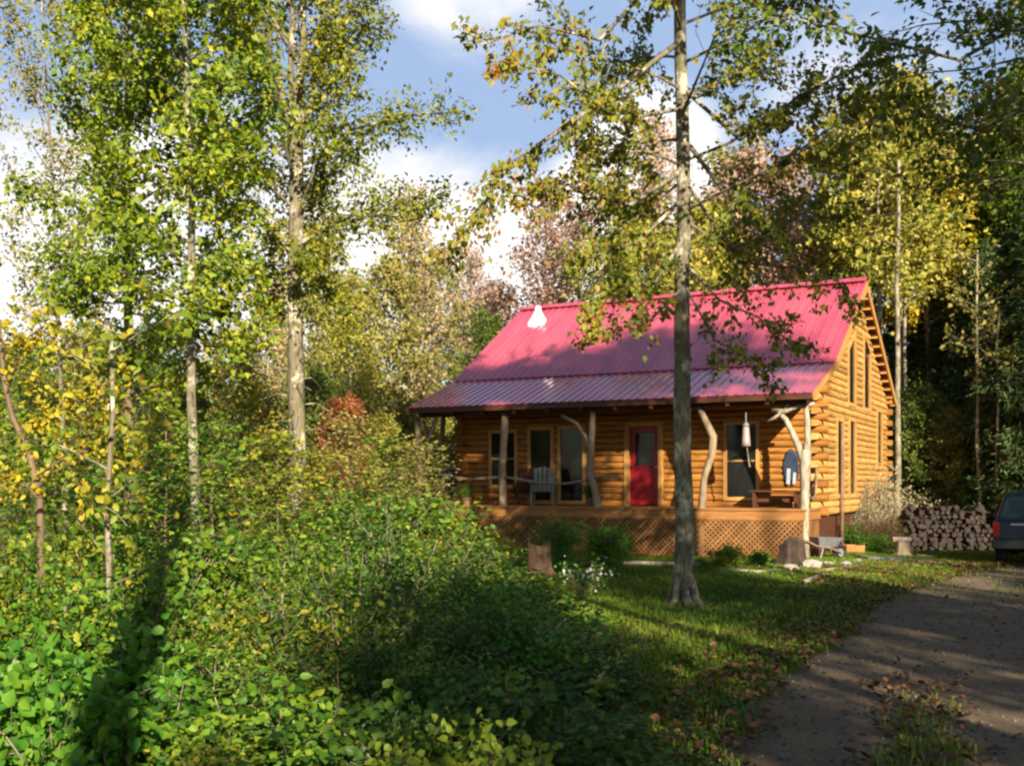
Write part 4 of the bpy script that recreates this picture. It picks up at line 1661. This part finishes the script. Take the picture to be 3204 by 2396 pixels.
# (kind, px, Y, top row, leaf, bark, label)
bgl = [
    (0, 20, 30, 345, 'lf_bgreen', 'barkgrey', 'dark green tree low at the far left edge behind the yellow sapling'),
    (2, 82, 33, 330, 'lf_olive', 'barkgrey', 'olive tree behind the golden sprays of the leaning sapling'),
    (0, 150, 30, 330, 'lf_bgreen', 'barkbrown', 'bushy green tree behind the thin pale trunk at the left'),
    (2, 232, 34, 330, 'lf_olive', 'barkgrey', 'olive tree filling the gap left of the forked tree'),
    (1, 268, 40, 285, 'lf_tan', 'barkpale', 'pale tan tree glimpsed just left of the forked trunk'),
    (3, 318, 38, 225, 'lf_olive', 'barkpale', 'thin olive tree directly right of the forked trunk against the sky'),
    (1, 350, 33, 285, 'lf_yellow', 'barkpale', 'yellow green tree between the forked trunk and the cabin eave'),
    (0, 388, 36, 262, 'lf_olive', 'barkgrey', 'rounded olive tree above the left porch corner'),
    (2, 345, 27, 398, 'lf_orange', 'barkbrown', 'low salmon orange tree showing between the shrubs left of the porch'),
    (3, 412, 44, 205, 'lf_tan', 'barkpale', 'tall sparse tan tree left of the roof against the white cloud'),
    (1, 440, 46, 262, 'lf_olive', 'barkpale', 'olive tan tree behind the left rake of the roof'),
    (3, 470, 52, 262, 'lf_pink', 'barkgrey', 'pale rose tinted tree left of the pale roof vent'),
    (0, 488, 40, 315, 'lf_bgreen', 'barkgrey', 'small green tree peeping over the left end of the ridge'),
    (2, 493, 50, 285, 'lf_pink', 'barkbrown', 'reddish tree just left of the roof vent'),
    (3, 545, 46, 198, 'lf_brown', 'barkbrown', 'russet brown half bare tree above the left part of the ridge'),
    (3, 578, 50, 215, 'lf_brown', 'barkbrown', 'thin purplish brown tree right of the roof vent'),
    (1, 615, 44, 185, 'lf_olive', 'barkpale', 'pale green tree above the middle of the ridge'),
    (0, 640, 40, 225, 'lf_yellow', 'barkgrey', 'yellow green tree left of the front trunk above the ridge'),
    (3, 655, 52, 140, 'lf_pink', 'barkgrey', 'tall hazy pink tree behind the front tree'),
    (0, 705, 42, 205, 'lf_yellow', 'barkpale', 'yellow tinged tree right of the front trunk above the ridge'),
    (1, 738, 48, 160, 'lf_olive', 'barkgrey', 'olive tree behind the right half of the ridge'),
    (2, 768, 46, 152, 'lf_pink', 'barkbrown', 'rosy orange tree above the right half of the roof'),
    (0, 800, 40, 232, 'lf_brown', 'barkbrown', 'low brown tree over the right end of the ridge'),
    (2, 838, 46, 205, 'lf_bgreen', 'barkgrey', 'green tree behind the roof peak left of the golden birches'),
    (4, 868, 38, 95, 'lf_yellow', 'barkpale', 'tall yellow birch just right of the roof peak'),
    (4, 900, 40, 80, 'lf_yellow', 'barkpale', 'tallest yellow birch behind the gable end'),
    (4, 928, 41, 150, 'lf_gold', 'barkpale', 'golden birch with a white trunk right of the gable'),
    (4, 965, 44, 150, 'lf_olive', 'barkbrown', 'olive tree between the golden birch and the dark woods'),
    (4, 1000, 42, 120, 'lf_bgreen', 'barkgrey', 'green tree high at the right edge above the dark woods'),
    (2, 40, 24, 372, 'lf_bgreen', 'barkbrown', 'bushy tree right of the leaning sapling near the left edge'),
    (0, 118, 25, 385, 'lf_olive', 'barkgrey', 'olive bushy tree behind the thin pale sapling'),
    (2, 190, 24, 392, 'lf_bgreen', 'barkbrown', 'low green tree behind the trunk of the lush tree'),
    (0, 262, 26, 395, 'lf_olive', 'barkgrey', 'low olive tree just left of the forked trunk base'),
    (2, 322, 29, 372, 'lf_bgreen', 'barkgrey', 'mid green tree just right of the forked trunk base'),
    (0, 385, 27, 415, 'lf_yellow', 'barkgrey', 'bright yellow green bush like tree right beside the left porch post'),
    (2, 430, 38, 400, 'lf_yellow', 'barkgrey', 'sunlit yellow green tree seen through the left end of the porch'),
    (2, 922, 37, 385, 'lf_bgreen', 'barkbrown', 'low green tree in the gap right of the gable corner'),
    (0, 952, 36, 410, 'lf_olive', 'barkbrown', 'low olive tree above the left half of the woodpile'),
    (2, 984, 36, 395, 'lf_bgreen', 'barkbrown', 'low green tree above the right half of the woodpile'),
    (4, 1040, 40, 60, 'lf_right', 'barkgrey', 'dark green tree cut by the right edge of the picture'),
]
for i, (k, px, Y, top, lf, bk_, lb) in enumerate(bgl):
    h = zz(top, Y)
    base = (13, 14, 12, 13, 15)[k]
    s = h / base
    place_tree(BG[k], 'deciduous_tree', lb, 'tree', gp(px, Y), bk_, lf, s * (1.0 if k != 3 else .95), rz=i * 1.7, group='trees of the woods behind the cabin', sz=s)
for i, (px, Y, top, lb) in enumerate([
        (905, 47, 290, 'dark spruce directly behind the rear corner of the cabin'),
        (935, 43, 262, 'dark spruce left of the middle of the shaded woods on the right'),
        (962, 40, 250, 'dark spruce above the middle of the woodpile'),
        (990, 38, 240, 'dark spruce behind the right end of the woodpile'),
        (1018, 35, 225, 'dark spruce right behind the parked car'),
        (948, 52, 215, 'tall dark spruce standing deepest in the right hand woods'),
        (1050, 33, 180, 'dark spruce at the right edge behind the car bonnet')]):
    s = zz(top, Y) / 14
    place_tree(SP, 'spruce', lb, 'tree', gp(px, Y), 'barkbrown', 'lf_dark', s * 1.15, rz=i * 2.1, group='dark spruces behind the woodpile', sz=s)
# bare pale trunks right of the gable
for i, (px, Y, top, r, lb) in enumerate([
        (878, 37, 240, .11, 'straight white trunk close to the gable end'),
        (897, 36, 235, .11, 'thicker white trunk standing right of the rear eave'),
        (905, 38.5, 235, .08, 'thin white trunk right beside the thicker one'),
        (978, 34, 330, .06, 'pale thin trunk in front of the dark spruces above the woodpile'),
        (998, 33.5, 390, .05, 'short pale trunk in the dark woods left of the car')]):
    T = Tree(60 + i)
    h = zz(top, Y) + 2.5
    T.trunk([np.array((T.u(-.06, .06), 0, h * q / 6)) for q in range(7)], r, r * .5, 8)
    for j in range(10):
        a = j * 2.4
        T.limb(np.array([0, 0, h * (.62 + .038 * j)]), (math.cos(a), math.sin(a), .5), 1.1, .02, twigs=5)
    o = thing('birch', lb, 'tree', gp(px, Y), group='white trunks right of the gable')
    link('trunk', T.m.mesh('trunk', M['barkpale'], smooth=True), None, o)
    link('crown', T.leaves('crown', 500, .14, M['lf_yellow' if i < 3 else 'lf_olive'], spread=.15), None, o)

# --- shade trees: unseen, behind and beside the photographer, crowns shaped for their shade
T = std_tree(36, 23.2, .2, .875, 2.3, 30, 0, 0, up=.05, shape='oval', twigs=7)
BG.append(make(T, 'pine', 3600, .22, spread=.16, droop=.1))
T = std_tree(37, 18.4, .16, .55, 1.7, 40, 0, 0, up=.3, shape='oval', twigs=8)
BG.append(make(T, 'slim', 6500, .2, spread=.15, droop=.2))
SHD = [(11.1, -10, 6, 1.11), (3.9, -8, 0, .68), (5.6, -9, 2, .88), (8.9, -9, 3, 1.15), (10.2, -6, 3, .86), (12.5, -10, 0, .98),
       (8.0, -10, 5, 1.09), (10.6, -10.5, 5, 1.06), (13.3, -10, 5, 1.075), (15.2, -10, 5, 1.06),
       (12.2, -12, 3, .95), (14.8, -11, 3, 1.0), (17.4, -11, 2, 1.15), (20.4, -11, 0, 1.33), (8.6, -14, 2, .8),
       (21.5, 12, 3, 1.3)]
for i, (x, y, k, s) in enumerate(SHD):
    place_tree(BG[k], 'shade_tree', 'unseen woodland tree placed behind the photographer to cast shade', 'tree', (x, y, 0), 'barkgrey', 'lf_bgreen', s, rz=i, group='trees behind the photographer', sz=s)
# a single trunk whose shadow falls on the sunlit shrubs
m = MB()
m.tube([(0, 0, 0), (.02, 0, 2), (-.02, 0, 5), (0, 0, 9)], [.2, .16, .15, .1], 10)
o = m.build('bare_trunk', M['barkgrey'], smooth=True)
o.location = (-2.5 + .2553 * 11, 7.5 - .9669 * 11, 0)
tag(o, 'bare trunk standing behind the photographer', 'tree')


# --- shrubs
def shrub(seed, h, w, stems, n, size, oval=True, spread=.07, wd=.36):
    T = Tree(seed)
    for i in range(stems):
        a = i * 2.399 + T.u(-.3, .3)
        q = math.sqrt((i + .5) / stems)
        d = np.array([math.cos(a) * q * w / h * 1.1, math.sin(a) * q * w / h * 1.1, 1.0])
        L = h * T.u(.75, 1.0) * math.sqrt(1 + (q * w / h) ** 2) * .9
        T.limb(np.array([math.cos(a) * .06 * q, math.sin(a) * .06 * q, 0]), d, L, .014, curve=.35, droop=.05, segs=5, twigs=9, twl=.32, start=.12, nside=4)
    for i in range(7):
        a = T.u(0, 6.28)
        q = T.u(.1, .6) * w
        T.m.tube([(q * .5 * math.cos(a), q * .5 * math.sin(a), 0), (q * math.cos(a), q * math.sin(a), h * .5), (q * 1.3 * math.cos(a + .2), q * 1.3 * math.sin(a + .2), h * T.u(.75, 1.0))], [.008, .006, .003], 4, cap=False)
    return T.m.mesh('stems', M['barkbrown'], smooth=True), T.leaves('foliage', n, size, M['lf_shrub'], spread=spread, droop=.3, oval=oval, width=wd)


SB = [shrub(41, 1.3, .8, 15, 5200, .058, spread=.09), shrub(42, 1.3, .7, 13, 3900, .074, wd=.4, spread=.09), shrub(43, 1.2, .9, 17, 6500, .044, wd=.3, spread=.09),
      shrub(44, 1.5, .7, 15, 5200, .052, spread=.1), shrub(45, 1.0, .8, 13, 3200, .078, wd=.42)]
SBH = []
for _st, _fo in SB:
    _c = np.empty(len(_fo.vertices) * 3, np.float32)
    _fo.vertices.foreach_get('co', _c)
    SBH.append(float(np.percentile(_c[2::3], 99.9)))


def top_row(px):
    X = [-120, 0, 60, 100, 150, 200, 250, 300, 350, 400, 425, 450, 480, 520, 560, 600, 640, 700]
    R = [460, 475, 492, 505, 478, 500, 512, 520, 488, 474, 512, 540, 562, 578, 602, 645, 712, 760]
    return float(np.interp(px, X, R))


ordn = ['first', 'second', 'third', 'fourth', 'fifth', 'sixth', 'seventh', 'eighth', 'ninth']
rows = [(5.2, [15, 95, 175, 260, 350, 440, 520], 'row along the bottom edge'),
        (6.4, [12, 60, 125, 200, 285, 370, 450, 520, 580], 'row behind the bottom edge'),
        (8.0, [10, 65, 140, 215, 290, 365, 440, 510, 570], 'third row of the thicket'),
        (10, [8, 80, 150, 225, 300, 370, 435, 500, 545], 'fourth row of the thicket'),
        (12.5, [10, 90, 170, 250, 320, 385, 440, 490], 'upper row of the thicket'),
        (15.5, [20, 100, 180, 255, 320, 375, 425, 465], 'row under the left trees'),
        (19, [40, 120, 200, 270, 330, 380, 420], 'back row left of the porch'),
        (23.5, [60, 150, 230, 300, 350, 395, 420], 'last row far left of the porch')]
rs = random.Random(77)
kind_words = {'lf_shrub': 'mixed green shrub', 'lf_shrub2': 'fresh green shrub', 'lf_shrub3': 'yellowing shrub', 'lf_shade': 'deep green shrub'}
for ri, (Y, pxs, wh_txt) in enumerate(rows):
    for ci, px in enumerate(pxs):
        yy = Y * rs.uniform(.95, 1.06)
        lim = zz(top_row(px), yy)
        cap = {5.2: .95, 6.4: 1.2, 8.0: 1.5}.get(Y, 9)
        h = max(.45, min(lim, cap) * rs.choice((.45, .6, .7, .85, 1.0)))
        k = rs.choice((0, 1, 2, 3, 4)) if Y < 10 else rs.choice((0, 2, 3))
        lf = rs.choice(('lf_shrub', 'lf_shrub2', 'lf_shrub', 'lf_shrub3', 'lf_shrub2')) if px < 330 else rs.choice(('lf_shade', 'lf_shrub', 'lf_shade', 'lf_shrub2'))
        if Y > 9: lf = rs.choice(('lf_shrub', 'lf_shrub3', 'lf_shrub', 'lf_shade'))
        sz_ = h / SBH[k]
        sw = min(1.25, max(.8, sz_)) * rs.uniform(.9, 1.15) * (1 if Y < 10 else 1.3)
        t = thing('shrub', '%s %s from the left in the %s' % (kind_words[lf], ordn[ci], wh_txt), 'shrub', gp(px, yy), rs.uniform(0, 6.28), 'shrubs of the thicket', (sw, sw, sz_))
        relink('stems', SB[k][0], M[rs.choice(('barkbrown', 'barkgrey', 'barkpale'))], t)
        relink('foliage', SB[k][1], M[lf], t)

# young understory trees rising out of the thicket
US = []
for sd, n_, sz_ in ((71, 1700, .075), (72, 1300, .09), (73, 2000, .065)):
    T = std_tree(sd, 4.0, .03, .15, .8, 22, 0, 0, up=.55, shape='oval', twigs=7)
    US.append(make(T, 'us', n_, sz_, spread=.1, droop=.3))
for i, (px, Y, top, k, lf, lb) in enumerate([
        (5, 13, 405, 0, 'lf_green', 'leafy green young tree behind the leaning sapling at the left edge'),
        (55, 12, 432, 1, 'lf_shrub', 'young green tree below the golden sprays at the left'),
        (88, 14, 395, 2, 'lf_left', 'young yellow green tree left of the thin pale sapling'),
        (128, 11.5, 440, 0, 'lf_shrub2', 'fresh green young tree right of the thin pale sapling'),
        (166, 15, 380, 1, 'lf_green', 'lush young tree between the brown trunk and the pale trunk'),
        (212, 12.5, 428, 2, 'lf_shrub', 'bushy young tree at the foot of the lush tree'),
        (245, 16, 392, 0, 'lf_left', 'light green young tree midway between the two left trunks'),
        (278, 14, 440, 1, 'lf_shrub3', 'yellow flecked young tree left of the forked trunk'),
        (322, 16, 455, 2, 'lf_left', 'yellow green young tree right of the forked trunk'),
        (352, 18, 420, 0, 'lf_olive', 'olive young tree in front of the salmon orange tree'),
        (384, 20, 440, 1, 'lf_shrub', 'green young tree left of the porch end'),
        (404, 21.5, 462, 2, 'lf_left', 'rounded young tree touching the left porch corner'),
        (420, 17, 446, 2, 'lf_olive', 'olive young tree just in front of the left porch post'),
        (428, 19, 535, 1, 'lf_shrub3', 'low yellow green young tree in front of the porch corner')]):
    place_tree(US[k], 'young_tree', lb, 'tree', gp(px, Y), 'barkbrown', lf, 1.0 if Y < 15 else 1.15, rz=i * 1.3, group='young trees among the shrubs', sz=zz(top, Y) / 4.0)

# special plants
def plant(name, label, cat, px, Y, h, w, k, lf, rz=0.0, group=None):
    t = thing(name, label, cat, gp(px, Y), rz, group, (w, w, h / SBH[k]))
    relink('stems', SB[k][0], M['barkbrown'], t)
    relink('foliage', SB[k][1], M[lf], t)
    return t


plant('bright_sapling', 'bright green broad leaved sapling at the bottom of the picture', 'sapling', 482, 4.55, .80, .55, 1, 'lf_hosta')
plant('porch_plant', 'tall green plant in front of the lattice right of the stump', 'plant', 561, 22.4, 1.15, .6, 3, 'lf_shrub2', group='plants along the porch')
plant('porch_plant', 'leafy green plant against the lattice left of the front tree', 'plant', 612, 22.6, 1.0, .6, 0, 'lf_shrub2', group='plants along the porch')
plant('porch_plant', 'yellow green plant at the foot of the thick bare post', 'plant', 490, 23.5, .8, .7, 2, 'lf_shrub3', group='plants along the porch')
plant('porch_plant', 'broad lime leaved plant below the lattice right of the front tree', 'plant', 727, 22.6, .55, .5, 4, 'lf_hosta', group='plants along the porch')
plant('porch_plant', 'small green plant left of the dark root stump', 'plant', 757, 22.7, .4, .4, 4, 'lf_shrub2', group='plants along the porch')
plant('hydrangea', 'large cream flowered bush covering the rear corner of the gable wall', 'bush', 880, 30.6, 2.3, 1.2, 2, 'lf_pale')
plant('hydrangea', 'lower cream flowered bush left of the large one at the gable wall', 'bush', 869, 30.0, 1.4, .9, 2, 'lf_pale')
for px, Y, h, lf, lb in ((862, 28.6, .95, 'lf_brownplant', 'withered reddish plant left of the others below the gable wall'),
                         (884, 29.0, 1.0, 'lf_brownplant', 'withered reddish plant below the cream flowered bush'),
                         (846, 28.6, .8, 'lf_shrub2', 'green plant beside the bare pole at the gable wall'),
                         (872, 27.6, .55, 'lf_shrub2', 'low green plant behind the paved path'),
                         (900, 29.6, .9, 'lf_shrub', 'green plant between the gable corner and the woodpile')):
    plant('garden_plant', lb, 'plant', px, Y, h, .75, 2 if lf != 'lf_shrub2' else 0, lf, px, 'plants below the gable wall')

# white flowered plant on the lawn
T = Tree(51)
for i in range(9):
    a = i * 2.4
    T.limb(np.zeros(3), (math.cos(a) * .45, math.sin(a) * .45, 1), .5, .006, twigs=4, nside=4)
t = thing('white_flower_plant', 'plant with small white flowers on the lawn left of the front tree', 'plant', gp(583, 16.2))
link('stems', T.m.mesh('stems', M['barkbrown'], smooth=True), None, t)
link('foliage', T.leaves('foliage', 260, .06, M['lf_shrub2'], spread=.05), None, t)
T.anch = [a for a in T.anch if a[0][2] > .28]
link('flowers', T.leaves('flowers', 70, .045, M['lf_white'], spread=.05, width=.5), None, t)['kind'] = 'stuff'

# potted plants on the deck edge
for px, lb in ((467, 'potted green plant on the deck beside the barbecue'), (592, 'potted plant on the deck at the foot of the curved post')):
    u = u_at(px, -1.45)
    x, y, _ = hw(u, -1.45)
    t = thing('potted_plant', lb, 'potted plant', (x, y, FZ), group='pots on the porch')
    m = MB(); m.lathe([(.10, 0), (.14, .2), (.15, .22), (.12, .22)], 14); m.build('pot', M['deadwood'], t, smooth=False)
    a = relink('foliage', SB[0][1], M['lf_shade'], t)
    a.location = (0, 0, .18)
    a.scale = (.28, .28, .32)

# ------------------------------------------------------------------ ground cover
nr = np.random.default_rng(5)
n = 26000
Pw = np.stack([nr.uniform(-75, 75, n), nr.uniform(66, 92, n), nr.uniform(0, 1, n) ** .8], 1)
Pw[:, 2] *= 10 + 2.2 * np.sin(Pw[:, 0] * .35) + 1.5 * np.sin(Pw[:, 0] * 1.1 + 2)
me = leaf_mesh('distant_woods', Pw, nr.normal(0, 1, (n, 3)), nr.normal(0, .7, (n, 3)) + np.array([0, -.6, .6]), nr.uniform(.6, 1.3, n), M['lf_bgreen'])
tag(link('distant_woods', me), 'far off mixed woods closing the view behind the trees', 'woods', kind='stuff')


def scatter(n, test, x0, x1, y0, y1, bias=1.0):
    out = []
    while len(out) < n:
        x, y = nr.uniform(x0, x1), y0 + (y1 - y0) * nr.uniform(0, 1) ** bias
        if test(x, y): out.append((x, y))
    return np.array(out)


DT = {}


def dt(x, y):
    return drive_t(x, y) + .05 * math.sin(y * 3.1) * math.cos(x * 2.3 + y) 


def in_house(x, y):
    u = (x - HX) * CU - (y - HY) * SU
    v = (x - HX) * SU + (y - HY) * CU
    return U0 - .3 < u < U1 + .1 and VD < v < D


def lawn(x, y):
    px = 512 + F * x / y
    if px < 430 or px > 1060 or in_house(x, y): return False
    py = YH + F * EYE / y
    if px < np.interp(py, [560, 600, 640, 700, 765], [470, 540, 585, 615, 640]): return False
    ax_, ay_, bx2, by2 = gx(860, 25.6), 25.6, gx(957, 23.1), 23.1
    k = max(0, min(1, ((x - ax_) * (bx2 - ax_) + (y - ay_) * (by2 - ay_)) / ((bx2 - ax_) ** 2 + (by2 - ay_) ** 2)))
    if abs(x - ax_ - k * (bx2 - ax_)) < .25 and -1.3 < y - ay_ - k * (by2 - ay_) < .6: return nr.random() < .06
    t = dt(x, y)
    if t < .02: return True
    if 1.0 < t: return True
    if .28 < t < .43 and y < 9.2: return nr.random() < .5 * min(1, (9.2 - y) / 2.0)
    if t < .05: return nr.random() < .22
    return y > 16 and nr.random() < .03


G = scatter(110000, lawn, -3, 15, 4.2, 28, 1.25)
n = len(G)
hgt = nr.uniform(.05, .16, n) * (1 + .4 * np.sin(G[:, 0] * 2.1) * np.cos(G[:, 1] * 1.3))
az = nr.uniform(0, 6.28, n)
ln = nr.uniform(.2, .9, n)
A = np.stack([np.cos(az) * ln, np.sin(az) * ln, np.ones(n)], 1)
P = np.stack([G[:, 0], G[:, 1], np.full(n, -.005)], 1)
W = np.stack([-np.sin(az), np.cos(az), np.zeros(n)], 1) * nr.uniform(.004, .009, n)[:, None]
A1 = A.copy() * hgt[:, None]
V = np.stack([P - W, P + W, P + A1 * .55 + W * .7 + np.array([0, 0, .02]), P + A1 * .55 - W * .7 + np.array([0, 0, .02]), ], 1).reshape(-1, 3)
# blade = quad plus tip as a second quad would double the count: taper the upper edge instead
i4 = np.arange(n)[:, None] * 4
me = np_mesh('grass', V, i4 + np.array([[0, 1, 2, 3]]), M['grass'])
tag(link('grass', me), 'short lawn grass with thin patches', 'grass', kind='stuff')

# fallen leaves


def litter_zone(x, y):
    px = 512 + F * x / y
    if not 400 < px < 1060 or in_house(x, y): return False
    t = dt(x, y)
    if -.35 < t < .06: return nr.random() < (.9 if t > -.18 else .5)
    if .25 < t < .46 and y < 9.6: return nr.random() < .55
    return nr.random() < (.07 if t < 0 else .02)


G = scatter(8500, litter_zone, -2.5, 13, 4.2, 25, 1.2)
n = len(G)
P = np.stack([G[:, 0], G[:, 1], nr.uniform(.02, .09, n)], 1)
az = nr.uniform(0, 6.28, n)
A = np.stack([np.cos(az), np.sin(az), nr.normal(0, .25, n)], 1)
N = np.stack([nr.normal(0, .35, n), nr.normal(0, .35, n), np.ones(n)], 1)
me = leaf_mesh('fallen_leaves', P, A, N, nr.uniform(.035, .08, n), M['litter'], oval=True, width=.42, fold=.22, curl=-.2)
tag(link('fallen_leaves', me), 'brown and reddish fallen leaves along the drive and on the lawn', 'fallen leaves', kind='stuff')

# loose gravel
def on_drive(x, y):
    t = dt(x, y)
    return .02 < t < .98 and abs(512 + F * x / y - 512) < 560


G = scatter(2600, on_drive, 0, 14, 4.2, 26, 1.3)
n = len(G)
octa = np.array([(1, 0, 0), (0, 1, 0), (-1, 0, 0), (0, -1, 0), (0, 0, .7), (0, 0, -.7)], float)
sc = nr.uniform(.008, .026, n)
V = octa[None] * sc[:, None, None] * nr.uniform(.6, 1.3, (n, 6, 1)) + np.stack([G[:, 0], G[:, 1], np.full(n, .008)], 1)[:, None]
i6 = np.arange(n)[:, None] * 6
Fc = np.concatenate([i6 + np.array([t]) for t in ((0, 1, 4), (1, 2, 4), (2, 3, 4), (3, 0, 4), (1, 0, 5), (2, 1, 5), (3, 2, 5), (0, 3, 5))])
M['pebble'] = mat_leaf('pebble', [(.06, .05, .04), (.12, .105, .085), (.22, .20, .17)], transl=0, clump=.1, rough=.9)
tag(link('gravel', np_mesh('gravel', V.reshape(-1, 3), Fc, M['pebble'])), 'loose grey brown gravel on the drive', 'gravel', kind='stuff')

# low undergrowth between the shrubs


def under(x, y):
    px = 512 + F * x / y
    if in_house(x, y): return False
    py = YH + F * EYE / y
    return -120 < px < np.interp(py, [540, 600, 640, 700, 765, 900], [470, 555, 600, 630, 655, 690])


G = scatter(26000, under, -14, 3, 3.8, 26, 1.5)
n = len(G)
P = np.stack([G[:, 0], G[:, 1], nr.uniform(.02, .5, n) * nr.uniform(.3, 1, n)], 1)
az = nr.uniform(0, 6.28, n)
A = np.stack([np.cos(az), np.sin(az), nr.normal(.1, .4, n)], 1)
N = np.stack([nr.normal(0, .5, n), nr.normal(-.1, .5, n), np.ones(n)], 1)
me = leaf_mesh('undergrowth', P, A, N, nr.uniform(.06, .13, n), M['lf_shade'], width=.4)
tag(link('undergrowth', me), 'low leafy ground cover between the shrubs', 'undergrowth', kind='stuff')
